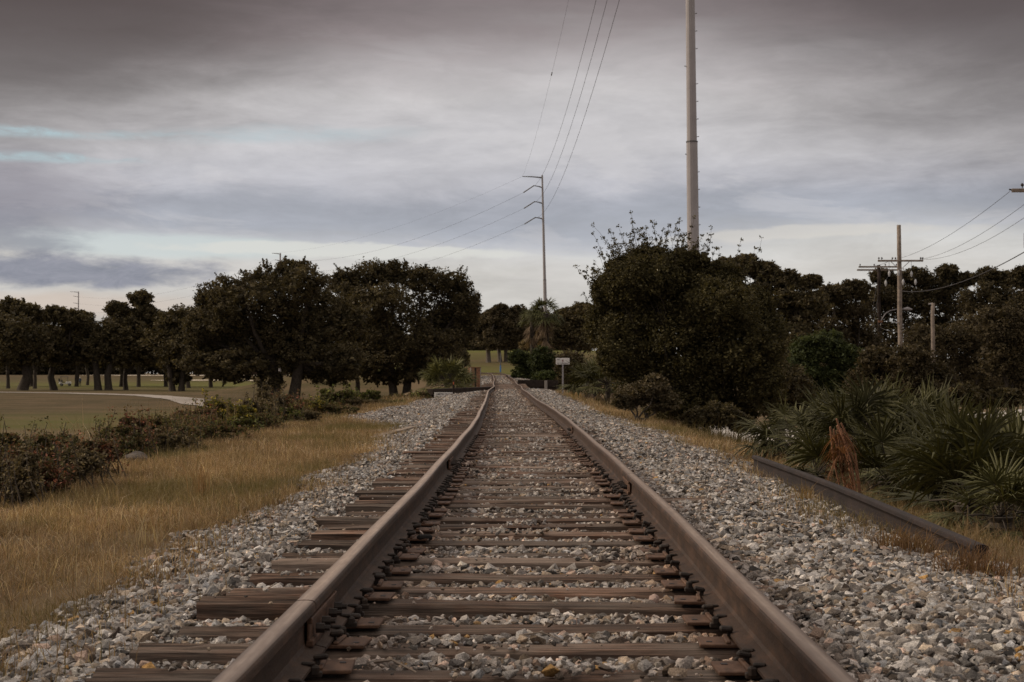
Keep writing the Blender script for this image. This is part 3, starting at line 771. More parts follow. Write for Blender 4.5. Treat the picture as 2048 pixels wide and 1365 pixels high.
# weathered brown cabinet
D_ = 112.0; p = P(946, 773, D_); z = float(ground(p[0], D_)); z = max(z, -.3)
cb = empty('trackside_cabinet', (p[0], D_, z), 'tall rusty brown trackside cabinet with a pale corner post', 'cabinet', rz=.5)
def loc_part(name, mat, *bxs, par=cb):
    gg = Geo()
    for b in bxs: gg.add(*bbox_bev(*b))
    return gg.build(name, mat, par, local=True)
H_ = CAMZ+(HZ-736)/F*D_-z
for k in range(5): loc_part('side_board', M_TIMBER, ((-.36, -.30+.15*k, H_/2-.2), (.03, .145, H_+.4), .004))
for k in range(5): loc_part('front_board', M_TIMBER, ((-.30+.15*k, -.38, H_/2-.2), (.145, .03, H_+.4), .004)) if k != 2 else loc_part('dark_slot', M_WOODD, ((0, -.372, H_/2-.2), (.145, .03, H_+.4), .004))  # middle board is a dark strip standing in for the slot
loc_part('back_board', M_TIMBER, ((0, .36, H_/2-.2), (.72, .03, H_+.4), .004), ((.36, 0, H_/2-.2), (.03, .7, H_+.4), .004))
loc_part('corner_post', M_CONC, ((-.38, -.40, H_/2-.2), (.07, .07, H_+.4), .004)); loc_part('corner_post', M_CONC, ((.38, -.40, H_/2-.2), (.06, .06, H_+.4), .004))
loc_part('lid', M_TIMBER, ((0, 0, H_+.03), (.86, .86, .05), .01))

# ------------------------------------------------------------------ grass
def grass(geo, X, Y, h, wdt, cols, rr, lean=.35, z=None):
    n = len(X); Z = ground(X, Y)-.01 if z is None else z
    a = rr.uniform(0, 2*math.pi, n); la = rr.uniform(0, 2*math.pi, n); l = np.abs(rr.normal(0, lean, n))*h
    wx, wy = np.cos(a)*wdt/2, np.sin(a)*wdt/2; dx, dy = np.cos(la)*l, np.sin(la)*l
    b0 = np.c_[X-wx, Y-wy, Z]; b1 = np.c_[X+wx, Y+wy, Z]
    m0 = np.c_[X-wx*.7+dx*.35, Y-wy*.7+dy*.35, Z+h*.58]; m1 = np.c_[X+wx*.7+dx*.35, Y+wy*.7+dy*.35, Z+h*.58]
    tp = np.c_[X+dx, Y+dy, Z+h*(1-.25*np.clip(l/np.maximum(h, .01), 0, 1))]
    V = np.stack([b0, b1, m1, m0, tp], 1).reshape(-1, 3); o = np.arange(n)*5
    geo.add(V, [np.stack([o, o+1, o+2, o+3], -1), np.stack([o+3, o+2, o+4], -1)], np.repeat(cols, 5, axis=0))
GC = np.array([(.34, .235, .145), (.28, .19, .115), (.44, .325, .21), (.19, .125, .075), (.19, .155, .080), (.11, .098, .045), (.56, .46, .33), (.23, .14, .085)])
def grass_cols(n, rr, X, Y, greenish=0.0):
    pr_ = np.array([.24, .20, .15, .15, .08, .06, .07, .05]); c = GC[rr.choice(8, n, p=pr_/pr_.sum())]*rr.uniform(.7, 1.15, (n, 1))
    k = (fbm(X*.55, Y*.40, 77)-.47)*2.4; k2 = (fbm(X*2.5, Y*2.5, 7)-.47)*1.0
    c = c*np.clip(1+(.6*k+.8*k2)[:, None], .4, 1.7)
    gk = np.clip((fbm(X*.8+5, Y*.6, 99)-.5)*3+greenish, 0, .7)[:, None]
    return c*(1-gk)+np.array([.115, .110, .040])*gk
gg_ = Geo(); rg = np.random.default_rng(61)
def grass_zone(n, y0, y1, ulo, uhi, h, wd, greenish=0, tint=1.0, ln=.95):
    Y = rg.uniform(y0, y1, n); t = rg.uniform(0, 1, n)
    lo = ulo(Y) if callable(ulo) else ulo; hi_ = uhi(Y) if callable(uhi) else uhi
    U = lo+(hi_-lo)*t; X = U+cx(Y)
    k = (X > -.36*Y-1.0) & (X < .345*Y+1.0)
    k &= rg.random(n) < np.clip(.25+2.6*(fbm(X*2.6, Y*2.6, 13)-.27), .10, 1)
    X, Y = X[k], Y[k]; m = len(X)
    hh = np.abs(rg.normal(h, h*.35, m)).clip(.02)*(.65+.8*fbm(X*1.2, Y*1.2, 5))
    grass(gg_, X, Y, hh, wd*rg.uniform(.5, 1.3, m), grass_cols(m, rg, X, Y, greenish)*tint, rg, ln)
le = lambda Y: gl_edge(Y)+.06
re_ = lambda Y: gr_edge(Y)-.02
grass_zone(115000, 4.5, 12, -6.4, le, .072, .0034, ln=1.2)
grass_zone(5200, 9, 45, -7.2, -5.3, .50, .007, .0, tint=.9, ln=.35)
grass_zone(130000, 11, 22, -6.8, le, .095, .0045)
grass_zone(5000, 4.5, 30, -6.4, le, .20, .0035, tint=1.5, ln=.6)
grass_zone(30000, 10, 70, -9.0, -5.2, .26, .008, .2, tint=.62, ln=.6)
grass_zone(26000, 9, 60, 3.2, 9.5, .30, .012, .4, tint=.5, ln=.6)
grass_zone(80000, 21, 38, -7.0, le, .105, .007)
grass_zone(26000, 37, 60, -6.8, le, .14, .012)
grass_zone(12000, 58, 89, -6.8, le, .22, .02, .2)
grass_zone(26000, 5.5, 17, re_, 4.2, .09, .004, .15)
grass_zone(34000, 16, 45, re_, 4.2, .13, .008)
grass_zone(6000, 44, 89, re_, 4.4, .16, .014)
# stray blades at the ragged edge of the stones
for sd_, ef in ((-1, gl_edge), (1, gr_edge)):
    n = 5000; Y = 4.5+rg.random(n)**1.6*35; U = ef(Y)+np.abs(rg.normal(0, .22, n))*(-sd_); X = U+cx(Y)
    grass(gg_, X, Y, np.abs(rg.normal(.07, .03, n)), .004+.0001*Y, grass_cols(n, rg, X, Y, .1), rg, .5, ground(X, Y)+.01)
g_o = gg_.build('dry_grass', M_GRASS); tag(g_o, 'dry golden grass covering both banks of the line', 'grass', kind='stuff')
# tall dry weeds standing above the grass and tufts on the stones
def tuft(label, X, Y, h, n, col, spread=.06, lean=.5, cat='grass tuft', name='grass_tuft', group=None, wd=.006):
    rr = np.random.default_rng(int(abs(X*131+Y*977)) % 99991)
    x = X+rr.normal(0, spread, n); y = Y+rr.normal(0, spread, n)
    g2 = Geo(); grass(g2, x, y, np.abs(rr.normal(h, h*.3, n)), wd, np.array(col)*rr.uniform(.6, 1.35, (n, 1)), rr, lean)
    z = float(ground(X, Y)); o = g2.build(name, M_GRASS, origin=(X, Y, z)); return tag(o, label, cat, group)
tuft('brown dead grass tuft overhanging the near end of the loose rail', 2.02, 8.7, .15, 420, (.17, .105, .06), .085, .8)
tuft('dead grass tuft on the stones below the near end of the loose rail', 2.18, 7.9, .15, 340, (.16, .095, .055), .10, .9)
tuft('wispy dry grass tuft rising over the middle of the loose rail', 2.50, 9.3, .20, 120, (.24, .17, .10), .07, .8)
tuft('dry grass tuft against the far half of the loose rail', 2.10, 12.4, .13, 90, (.26, .17, .08), .04, .5)
tuft('golden grass tuft at the foot of the sign post', 2.0, 73.5, .28, 200, (.26, .17, .07), .22, .6, wd=.014)
tuft('tall dry stalk clump standing in the left grass', -2.95, 14.2, .34, 60, (.30, .19, .10), .05, .35)
tuft('pale bleached stalk tuft in the near left grass', -2.55, 10.4, .22, 28, (.45, .36, .24), .06, .7)

# ------------------------------------------------------------------ foliage
PAL = {'oak': ((.078, .062, .034), (.052, .044, .026), (.110, .090, .044)), 'olive': ((.085, .066, .040), (.06, .05, .03), (.11, .088, .05)),
       'brown': ((.080, .062, .034), (.056, .044, .026), (.104, .084, .044)), 'green': ((.040, .050, .018), (.028, .036, .014), (.062, .072, .024)),
       'bramble': ((.050, .052, .020), (.062, .056, .026), (.085, .062, .034), (.10, .055, .032), (.042, .042, .018), (.095, .085, .035)), 'willow': ((.078, .066, .027), (.052, .045, .022), (.112, .094, .040)), 'far': ((.060, .050, .032), (.042, .035, .023), (.078, .066, .042))}
def leaf_cloud(geo, centers, crad, per, size, pal, rr, spike=0.0, squash=.8, bright=1.0):
    n = len(centers)*per
    C = np.repeat(centers, per, axis=0); r = np.repeat(crad, per)
    d = rr.normal(size=(n, 3)); d /= np.linalg.norm(d, axis=1)[:, None]
    rad = r*rr.random(n)**.5*1.0
    Pn = C + d*rad[:, None]*np.array([1, 1, squash])
    # leaf: a folded four-cornered blade
    a = rr.normal(size=(n, 3)); a[:, 2] = a[:, 2]*.6 + spike; a /= np.linalg.norm(a, axis=1)[:, None]
    b = np.cross(a, rr.normal(size=(n, 3))); b /= np.linalg.norm(b, axis=1)[:, None]
    s = size*rr.uniform(.55, 1.35, n)[:, None]
    V = np.stack([Pn-a*s, Pn+b*s*.5, Pn+a*s, Pn-b*s*.5], 1).reshape(-1, 3)
    o = np.arange(n)*4
    pal = np.array(pal); pk = rr.choice(len(pal), len(centers)) if len(pal) > 3 else None
    col = (pal[rr.choice(3, n, p=[.5, .28, .22])] if pk is None else np.where((rr.random(n) < .6)[:, None], pal[np.repeat(pk, per)], pal[rr.choice(len(pal), n)]))*rr.uniform(.7, 1.35, (n, 1))*bright
    cb = np.repeat(rr.uniform(.72, 1.35, len(centers)), per)[:, None]
    geo.add(V, np.stack([o, o+1, o+2, o+3], -1), np.repeat(col*cb, 4, axis=0))
def limb(geo, a, b, r0, r1, rr, wob=.12, n=8, seg=6):
    t = np.linspace(0, 1, n)[:, None]; L = np.linalg.norm(np.array(b)-a)
    p = np.array(a)*(1-t)+np.array(b)*t + np.cumsum(rr.normal(0, wob*L/n, (n, 3)), 0)*np.sin(t*math.pi)
    p[:, 2] += -np.sin(t[:, 0]*math.pi)*L*.06
    geo.add(*tube(p, np.linspace(r0, r1, n), seg)); return p
def make_tree(label, D, base, lobes, pal='oak', leaf=.12, clumps=24, per=42, tr=.45, name='oak_tree', cat='tree', group=None, crad=.6, zb=None,
              seed=None, trunks=1, bark=None, depth=.8, twigs=True, spike=0.0, forkh=.3, shell=.45, bright=1.0, yoff=None, core=4.0, whips=0, wl=.5):
    """lobes: (px, py, rx, ry) as the photo shows them, stood up in real space at distance D"""
    seed = seed if seed is not None else int(base*7+D*13) % 9973
    rr = np.random.default_rng(seed)
    bx = (base-VX)/F*D; z = float(ground(bx, D)) if zb is None else zb
    root = empty(name, (bx, D, z), label, cat, group)
    cs, rs = [], []; L = []
    for k, (px, py, rx, ry) in enumerate(lobes):
        c = P(px, py, D); RX, RZ = rx/F*D, ry/F*D; RY = max(RX, RZ)*depth
        c[1] += rr.normal(0, RY*.45) if yoff is None else yoff
        L.append((c, RX, RY, RZ)); m = max(4, int(clumps*(RX*RZ)/1.0)) if clumps < 0 else clumps
        d = rr.normal(size=(m, 3)); d /= np.linalg.norm(d, axis=1)[:, None]
        q = rr.random(m)**(1/3)*(1-shell)+shell*rr.uniform(.6, 1.0, m)
        cs.append(c+d*q[:, None]*np.array([RX, RY, RZ])*.92); rs.append(np.full(m, min(RX, RZ)*crad)*rr.uniform(.35, .8, m))
    cs = np.concatenate(cs); rs = np.concatenate(rs)
    cg = Geo(); leaf_cloud(cg, cs, rs, per, leaf, PAL[pal], rr, spike, bright=bright)
    if core:      # the dense inside of the crown, larger overlapping leaves
        for (c, RX, RY, RZ) in L:
            m = int(core*16); d = rr.normal(size=(m, 3)); d /= np.linalg.norm(d, axis=1)[:, None]
            q = c+d*(rr.random(m)**.4)[:, None]*np.array([RX, RY*.7, RZ])*.68
            leaf_cloud(cg, q, np.full(m, min(RX, RZ)*.28), 16, leaf*2.0, PAL[pal], rr, spike, bright=bright)
    tg = Geo()
    top = max(l[0][2]+l[3] for l in L); fk = z+(top-z)*forkh
    forks = []
    for t_ in range(trunks):
        ox = (t_-(trunks-1)/2)*tr*2.6
        f = np.array([bx+ox*1.6+rr.normal(0, .1), D+rr.normal(0, .2), fk*1.0]); forks.append(f)
        pp = np.array([(bx+ox, D, z-.3), (bx+ox, D, z+.25), (bx+ox*1.2+rr.normal(0, tr*.3), D, z+(fk-z)*.5), f])
        q = np.linspace(0, 3, 10); pp = np.stack([np.interp(q, range(4), pp[:, i]) for i in range(3)], 1)
        tg.add(*tube(pp, np.interp(q, [0, .6, 1.5, 3], [tr*1.5, tr*1.05, tr*.85, tr*.72]), 10))
    for (c, RX, RY, RZ) in L:
        f = min(forks, key=lambda v: np.linalg.norm(v-c))
        pth = limb(tg, f-np.array([0, 0, (fk-z)*.12]), c, tr*.5, tr*.12, rr, .2)
        if twigs:
            near = cs[np.argsort(np.linalg.norm((cs-c)/np.array([RX, RY, RZ]), axis=1))[:60]]
            for q in near[rr.choice(len(near), min(9, len(near)), replace=False)]:
                limb(tg, pth[rr.integers(4, 8)], q, tr*.12, tr*.03, rr, .25, 6, 4)
    ctr = np.mean([l[0] for l in L], axis=0)
    for k in range(whips):
        i = rr.integers(len(cs)); o_ = cs[i]-ctr; o_ /= np.linalg.norm(o_)+1e-9
        e = cs[i]+(o_*.9+np.array([0, 0, .75 if wl < .5 else .25])+rr.normal(0, .25, 3))*wl*rr.uniform(.4, 1.3)
        pth = limb(tg, cs[i], e, .008*wl*2, .003*wl*2, rr, .15, 6, 3)
        leaf_cloud(cg, pth[rr.integers(1, 6, 22)]+rr.normal(0, .02, (22, 3)), np.full(22, .045), 3, leaf*.8, PAL[pal], rr, .5, bright=bright)
    cg.build('crown', M_LEAF, root); tg.build('trunk', bark or M_BARK, root, smooth=True)
    return root
# --- oaks on the golf course, left
make_tree('broad spreading live oak with the highest crown, left of centre, low limbs reaching out', 150, 570, [(460, 585, 70, 42), (420, 600, 36, 24), (530, 560, 70, 38), (585, 538, 48, 24), (620, 570, 60, 40), (440, 640, 66, 46), (530, 640, 100, 60), (640, 650, 80, 60), (410, 690, 50, 34), (480, 725, 76, 36), (610, 735, 90, 36), (690, 640, 50, 50), (570, 600, 90, 50), (545, 700, 100, 50), (400, 725, 55, 26), (690, 720, 50, 40), (470, 670, 70, 50), (600, 690, 90, 50), (560, 650, 110, 60), (640, 610, 60, 50), (500, 600, 80, 50), (400, 660, 40, 40), (660, 750, 60, 26), (540, 760, 40, 26), (460, 750, 60, 18)],
          leaf=.12, clumps=50, per=46, tr=.62, trunks=2, shell=.3, crad=.5, name='oak_tree', whips=380, wl=.55, core=4)
make_tree('tall dark rounded oak standing just left of the far track', 165, 800, [(690, 565, 40, 34), (740, 550, 55, 34), (790, 545, 50, 30), (850, 560, 56, 34), (905, 570, 48, 36), (935, 610, 36, 40), (760, 610, 90, 52), (860, 640, 84, 60), (700, 650, 60, 60), (780, 700, 90, 46), (880, 690, 66, 44), (740, 735, 60, 26), (830, 740, 60, 24), (800, 590, 110, 50), (720, 610, 60, 50), (900, 630, 50, 50), (800, 660, 120, 60), (930, 660, 30, 40), (900, 740, 50, 26), (780, 755, 60, 18)],
          leaf=.12, clumps=52, per=46, tr=.5, trunks=2, shell=.25, crad=.5, name='oak_tree', whips=380, wl=.55, core=4)
make_tree('slim dark oak trunk and crown tucked between the two great oaks', 172, 715, [(700, 700, 60, 40), (660, 720, 50, 34), (730, 660, 50, 40)], leaf=.13, clumps=50, per=40, tr=.3, crad=.6)
make_tree('small oak trunk at the foot of the tall dark oak, nearest the track', 178, 858, [(860, 720, 60, 30), (900, 730, 40, 26), (830, 700, 50, 36)], leaf=.13, clumps=44, per=40, tr=.28, crad=.6)
make_tree('wide oak with thick trunk at the left edge of the photo', 232, 42, [(15, 615, 40, 26), (55, 625, 36, 24), (-20, 640, 50, 40), (30, 670, 64, 50), (-20, 700, 50, 40), (70, 690, 50, 44), (30, 715, 70, 26)], leaf=.2, clumps=50, per=34, tr=.85, crad=.5)
make_tree('dark oak with flaring trunk beside the parked golf cart', 236, 104, [(110, 630, 34, 22), (145, 640, 34, 24), (170, 655, 26, 20), (110, 680, 60, 44), (160, 690, 46, 40), (120, 715, 64, 26)], leaf=.2, clumps=50, per=34, tr=.6, crad=.5)
make_tree('oak with a cluster of trunks and a small crown sprig on top', 236, 204, [(232, 618, 28, 22), (276, 598, 30, 20), (285, 622, 30, 20), (300, 640, 36, 26), (225, 670, 56, 46), (265, 670, 50, 50), (195, 690, 44, 38), (235, 712, 60, 26)], leaf=.2, clumps=46, per=34, tr=.6, trunks=2, crad=.48)
make_tree('oak on a single straight trunk under a drooping canopy', 240, 249, [(270, 690, 46, 36), (300, 700, 40, 36), (250, 712, 44, 24)], leaf=.2, clumps=46, per=34, tr=.42, crad=.55)
make_tree('low broad oak whose branches sweep the grass beside the path', 222, 352, [(345, 640, 44, 30), (385, 640, 50, 36), (330, 680, 50, 44), (380, 690, 70, 50), (350, 725, 50, 30), (410, 725, 60, 30), (352, 755, 28, 18)], leaf=.2, clumps=56, per=36, tr=.5, trunks=2, crad=.5)
for k_, (px, D_, lab) in enumerate([(12, 262, 'reddish tree trunk at the left edge behind the wide oak'), (66, 258, 'leaning pinkish tree trunk between the wide oak and the golf cart'), (150, 300, 'thin tree trunk just behind the golfer'), (172, 330, 'slender far trunk right of the golfer')]):
    make_tree(lab, D_, px, [(px, 690, 34, 36), (px+14, 700, 30, 26)], leaf=.22, clumps=30, per=30, tr=.34, crad=.6, name='tree', pal='oak')
# --- far tree line closing the course
for k_, (px, D_, lb) in enumerate(((-20, 300, 'dark tree behind the wide oak at the left edge'), (60, 305, 'dark tree in the second row between the wide oak and the cart'), (150, 300, 'dark tree in the second row over the golfer'), (240, 296, 'dark tree in the second row behind the single straight trunk'), (275, 290, 'dark tree filling the row between the trunk cluster and the low oak'), (330, 300, 'dark tree in the second row behind the low broad oak'), (375, 270, 'dark tree in the second row right above the low broad oak'), (420, 280, 'dark tree in the second row behind the left limbs of the great oak'),
        (610, 260, 'dark tree behind the great oak trunks'), (750, 250, 'dark tree behind the middle of the tall dark oak'), (880, 240, 'dark tree behind the right side of the tall dark oak'))):
    make_tree(lb, D_, px, [(px-26, 675, 44, 34), (px+26, 672, 44, 34), (px, 700, 60, 30), (px-30, 718, 40, 20), (px+30, 716, 40, 20), (px, 650, 44, 28), (px+8, 634, 30, 16)], leaf=.24, clumps=36, per=30, tr=.4, crad=.6, name='background_tree', pal='oak', twigs=False)
LABF = ['at the far left edge', 'behind the wide oak', 'behind the parked cart', 'behind the golfer', 'behind the clustered trunks', 'behind the single straight trunk', 'behind the sweeping low oak', 'seen through the gap under the great oak', 'behind the great oak crown', 'behind the left half of the dark oak', 'behind the right half of the dark oak', 'behind the fan palm bush left of the track']
rf = np.random.default_rng(9)
for k_, px in enumerate(np.linspace(-40, 900, 12)):
    D_ = 545+rf.uniform(-15, 25); h = rf.uniform(-8, 8)
    make_tree('far dark tree of the distant row, '+LABF[k_], D_, px, [(px+dx, 706+dy+h, 40, 26) for dx, dy in ((-36, -6), (0, -22), (36, -4), (-20, 22), (22, 20), (0, 8), (-30, 30), (30, 32))], pal='far', leaf=.42, clumps=30, per=26, tr=.5, crad=.6, name='far_tree', group='far tree line', twigs=False, forkh=.25)
# --- unseen trees added beside the camera to shade the nearest stones and verge
def shade_tree(label, X, Y, lobes, seed):
    rr = np.random.default_rng(seed); z = float(ground(X, Y)); root = empty('added_shade_tree', (X, Y, z), label, 'tree')
    cg, tg = Geo(), Geo(); tg.add(*tube([(X, Y, z-.2), (X, Y, z+1.5), (X+.1, Y, z+3.2)], [.34, .26, .2], 10))
    for (x, y, zz, r) in lobes:
        c = np.array([X+x, Y+y, z+zz]); d = rr.normal(size=(60, 3)); d /= np.linalg.norm(d, axis=1)[:, None]
        leaf_cloud(cg, c+d*(rr.random(60)**.4)[:, None]*r*np.array([1, 1, .7]), np.full(60, r*.3), 46, .085, PAL['oak'], rr)
        limb(tg, (X+.1, Y, z+2.9), c, .12, .03, rr, .2)
    cg.build('crown', M_LEAF, root); tg.build('trunk', M_BARK, root, smooth=True)
shade_tree('added leafy oak left of the camera, outside the frame, placed to shade the foreground', -9.0, 2.6, [(0, 0, 5.2, 2.2), (1.2, 1.6, 4.6, 1.8), (.8, -1.8, 4.6, 2.0), (-.8, 1.0, 6.4, 1.8), (.9, 0, 6.6, 1.6), (1.3, 2.6, 3.7, 1.4), (1.0, 0, 3.6, 1.6), (0, .9, 7.9, 2.2), (1.4, 2.2, 7.3, 1.8), (-.5, 2.6, 6.4, 1.8), (.8, -1.4, 8.0, 1.8)], 3)
shade_tree('second added leafy oak, farther along the left bank, outside the frame, placed to shade the verge', -10.6, 9.2, [(0, 0, 4.6, 2.0), (1.2, -1.6, 3.9, 1.8), (.9, 1.2, 4.2, 1.8), (-.6, -2.6, 4.8, 1.7), (0, -1, 3.4, 1.6), (1.0, -3.2, 4.2, 1.6), (1.8, 0, 3.6, 1.3)], 5)
shade_tree('added leafy oak right of the camera, outside the frame, placed to dim the right side', 8.0, 3.2, [(0, 0, 5.0, 2.2), (-1.4, 1.4, 4.4, 1.9), (-1.0, -1.6, 4.6, 2.0), (0, 1.0, 6.4, 1.8), (-1.2, 0, 6.2, 1.7), (-1.0, 2.8, 3.8, 1.6)], 4)
# --- trees beyond the bend, centre
make_tree('grey-green tree with a pale forked trunk beyond the bend, left of its twin', 282, 977, [(985, 640, 34, 22), (960, 660, 26, 26), (985, 680, 34, 24), (1000, 618, 22, 12)], pal='olive', leaf=.2, clumps=56, per=36, tr=.5, crad=.5, bark=M_BARKL, forkh=.35)
make_tree('grey-green tree with twin pale trunks beyond the bend, beside the blue-banded post', 284, 1006, [(1020, 650, 34, 26), (1035, 625, 24, 16), (1010, 680, 32, 22), (1045, 675, 26, 24)], pal='olive', leaf=.2, clumps=56, per=36, tr=.42, trunks=2, crad=.5, bark=M_BARKL, forkh=.35)
for px, D_, lb in ((950, 390, 'dark background tree on the rise left of the pale trunks'), (992, 400, 'dark background tree on the rise between the pale trunks'), (1035, 395, 'dark background tree on the rise right of the pale trunks'), (1085, 390, 'dark background tree behind the tall palm'), (1130, 380, 'dark background tree behind the right-hand sign')):
    make_tree(lb, D_, px, [(px-14, 655, 26, 22), (px+12, 645, 26, 24), (px, 680, 34, 22), (px-6, 628, 20, 12), (px-20, 696, 30, 16), (px+20, 696, 30, 16)], pal='olive', leaf=.3, clumps=44, per=30, tr=.3, crad=.55, name='far_tree', twigs=False, forkh=.2)
make_tree('dark tree filling the gap right of the tall palm', 150, 1140, [(1140, 640, 36, 30), (1165, 625, 30, 22), (1120, 670, 40, 30), (1170, 670, 44, 40), (1195, 640, 36, 40)], pal='oak', leaf=.12, clumps=70, per=36, tr=.25, crad=.5, bright=1.2)
make_tree('orange-tinged small tree left of the tall palm', 152, 1058, [(1055, 690, 20, 13), (1066, 678, 14, 9)], pal='brown', leaf=.10, clumps=50, per=26, tr=.1, crad=.5, bright=2.4, name='small_tree')
def shrub(label, D, px, lobes, **k):
    k.setdefault('pal', 'green'); k.setdefault('tr', .05); k.setdefault('name', 'shrub'); k.setdefault('cat', 'shrub'); k.setdefault('forkh', .12); k.setdefault('crad', .55)
    return make_tree(label, D, px, lobes, **k)
shrub('round green shrub crowding the track right after the bridge', 150, 1052, [(1035, 715, 24, 18), (1060, 730, 34, 26), (1045, 750, 30, 14)], leaf=.10, clumps=60, per=32)
shrub('dark shrub left of the right-hand sign, past the bridge', 135, 1092, [(1085, 720, 34, 30), (1110, 735, 34, 26), (1095, 755, 44, 18)], leaf=.10, clumps=70, per=32, bright=.85)
shrub('bright green low shrub behind the bridge wall', 126, 1090, [(1092, 752, 26, 12)], leaf=.08, clumps=60, per=28, bright=1.5)
shrub('dark shrub behind the right-hand sign post', 118, 1140, [(1140, 730, 36, 34), (1165, 760, 40, 26), (1130, 765, 34, 16)], leaf=.09, clumps=80, per=32, bright=.9, pal='brown')
# --- the great round bush right of the track
make_tree('great round dark bush right of the track, hiding the foot of the steel pole', 37, 1390, [(1310, 595, 90, 60), (1240, 610, 50, 50), (1430, 615, 90, 60), (1215, 650, 46, 60), (1480, 700, 80, 70), (1250, 535, 46, 26), (1300, 515, 50, 26), (1370, 520, 60, 26), (1215, 580, 36, 40), (1290, 560, 80, 50), (1250, 575, 50, 50), (1370, 560, 70, 40), (1440, 560, 60, 46), (1490, 610, 66, 50), (1530, 670, 50, 60), (1390, 640, 130, 80), (1260, 660, 66, 70), (1300, 740, 90, 70), (1430, 750, 110, 80), (1510, 760, 54, 70), (1230, 710, 46, 50), (1380, 810, 110, 44), (1470, 822, 50, 36), (1370, 700, 130, 90)],
          pal='willow', leaf=.034, clumps=150, per=60, core=7, tr=.09, trunks=3, crad=.5, name='bush', cat='bush', forkh=.15, spike=.4, bright=.85, shell=.35, whips=420, wl=.42)
rs_ = np.random.default_rng(21)
shrub('dry grey twiggy shrub at the bottom left of the great bush', 33, 1292, [(1275, 790, 44, 30), (1310, 775, 34, 30), (1250, 800, 30, 22), (1330, 805, 40, 22)], pal='olive', leaf=.03, clumps=60, per=30, bright=1.15)
shrub('dark low shrub tucked at the bottom right of the great bush', 33, 1470, [(1440, 830, 50, 30), (1480, 845, 30, 22), (1400, 835, 50, 22)], pal='oak', leaf=.035, clumps=70, per=34, zb=-1.0)
# --- background wood on the right
WD = [(78, 1560, 'airy tree top showing just right of the steel pole', [(1450, 535, 36, 24), (1490, 530, 36, 22), (1530, 545, 34, 24), (1580, 560, 34, 22), (1620, 565, 26, 16), (1540, 590, 90, 36), (1610, 610, 60, 36), (1570, 650, 90, 50), (1600, 700, 80, 50)], 'oak', .09, 1.1),
      (112, 1680, 'dark background tree right of the airy tree top', [(1660, 590, 40, 26), (1710, 580, 40, 24), (1690, 630, 70, 50), (1650, 680, 60, 50), (1720, 690, 60, 50)], 'brown', .10, .75),
      (122, 1780, 'background tree with ragged top behind the crossarm pole', [(1760, 555, 28, 20), (1790, 560, 34, 20), (1830, 555, 34, 22), (1760, 600, 60, 40), (1820, 600, 60, 40), (1780, 660, 80, 50)], 'oak', .10, .75),
      (122, 1880, 'background tree with ragged top between the crossarm pole and the edge', [(1895, 545, 26, 20), (1880, 575, 50, 30), (1930, 560, 26, 18), (1900, 620, 70, 50), (1860, 670, 60, 50)], 'oak', .10, .75),
      (116, 1985, 'background tree near the right edge of the photo', [(1970, 555, 34, 22), (2010, 560, 30, 20), (1960, 600, 60, 40), (2020, 610, 50, 50), (1980, 670, 70, 50)], 'oak', .10, .75),
      (110, 2070, 'background tree cut by the right edge of the photo', [(2045, 555, 36, 24), (2080, 560, 40, 30), (2060, 620, 60, 50), (2060, 690, 60, 50)], 'oak', .10, .75),
      (95, 1905, 'brown leafy tree in front of the short lamp pole', [(1850, 680, 60, 40), (1900, 690, 70, 46), (1950, 670, 60, 50), (1890, 740, 90, 40), (1970, 730, 70, 50), (1990, 790, 40, 30)], 'brown', .08, .8),
      (88, 2015, 'brown leafy tree filling the right edge above the palmettos', [(2000, 650, 60, 46), (2040, 670, 50, 60), (2000, 720, 60, 50), (2050, 750, 50, 46)], 'brown', .08, .72)]
for D_, px, lb, lobes, pal_, lf, br_ in WD:
    make_tree(lb, D_, px, lobes, pal=pal_, leaf=lf, clumps=76, per=38, tr=.22, crad=.55, zb=-2.6, name='background_tree', bright=br_, forkh=.25)  # most leaf colours darkened here to carry lens falloff on the right
shrub('dark glossy green shrub behind the palmettos, under the guy wires', 70, 1640, [(1620, 700, 50, 40), (1660, 690, 44, 34), (1690, 720, 50, 36), (1600, 750, 54, 44), (1660, 760, 70, 40), (1560, 790, 40, 40), (1600, 810, 50, 22)], pal='green', leaf=.07, clumps=90, per=36, zb=-2.6)
shrub('dark shrub right behind the tallest palmettos', 62, 1790, [(1760, 720, 50, 34), (1820, 725, 60, 40), (1740, 770, 60, 40), (1820, 780, 70, 34), (1870, 760, 50, 40)], pal='brown', leaf=.06, clumps=90, per=36, zb=-2.6, bright=.8)
for D_, px, zb_, lb, lobes, br_ in ((100, 1720, -2.6, 'low dark thicket at the foot of the dark leaning pole', [(1690, 730, 60, 36), (1740, 740, 60, 40), (1700, 775, 70, 30), (1770, 770, 60, 34)], .75),
        (98, 1840, -2.6, 'low dark thicket at the foot of the tall wooden pole', [(1800, 735, 60, 36), (1860, 740, 60, 40), (1820, 775, 60, 26), (1890, 770, 60, 26)], .75),
        (104, 1960, -2.6, 'low dark thicket under the brown tree at the right', [(1930, 745, 60, 40), (1990, 750, 60, 40), (1960, 778, 60, 20), (2050, 765, 60, 30)], .7), (62, 1925, -2.4, 'dark brush in front of the pale road at the right', [(1900, 790, 50, 26), (1950, 800, 40, 20), (2010, 796, 50, 22)], .75),
        (110, 1600, -2.6, 'low dark thicket right of the great round bush', [(1560, 740, 60, 50), (1620, 750, 60, 50), (1600, 790, 70, 30), (1650, 800, 40, 20)], .75),
        (46, 1560, -2.2, 'dark leafy thicket between the great round bush and the first palmetto', [(1540, 740, 50, 60), (1580, 770, 50, 50), (1545, 800, 46, 40), (1600, 800, 40, 30)], .75)):
    shrub(lb, D_, px, lobes, pal='oak', leaf=.08 if D_ > 50 else .04, clumps=70, per=36, zb=zb_, bright=br_+.15, name='thicket', core=5)
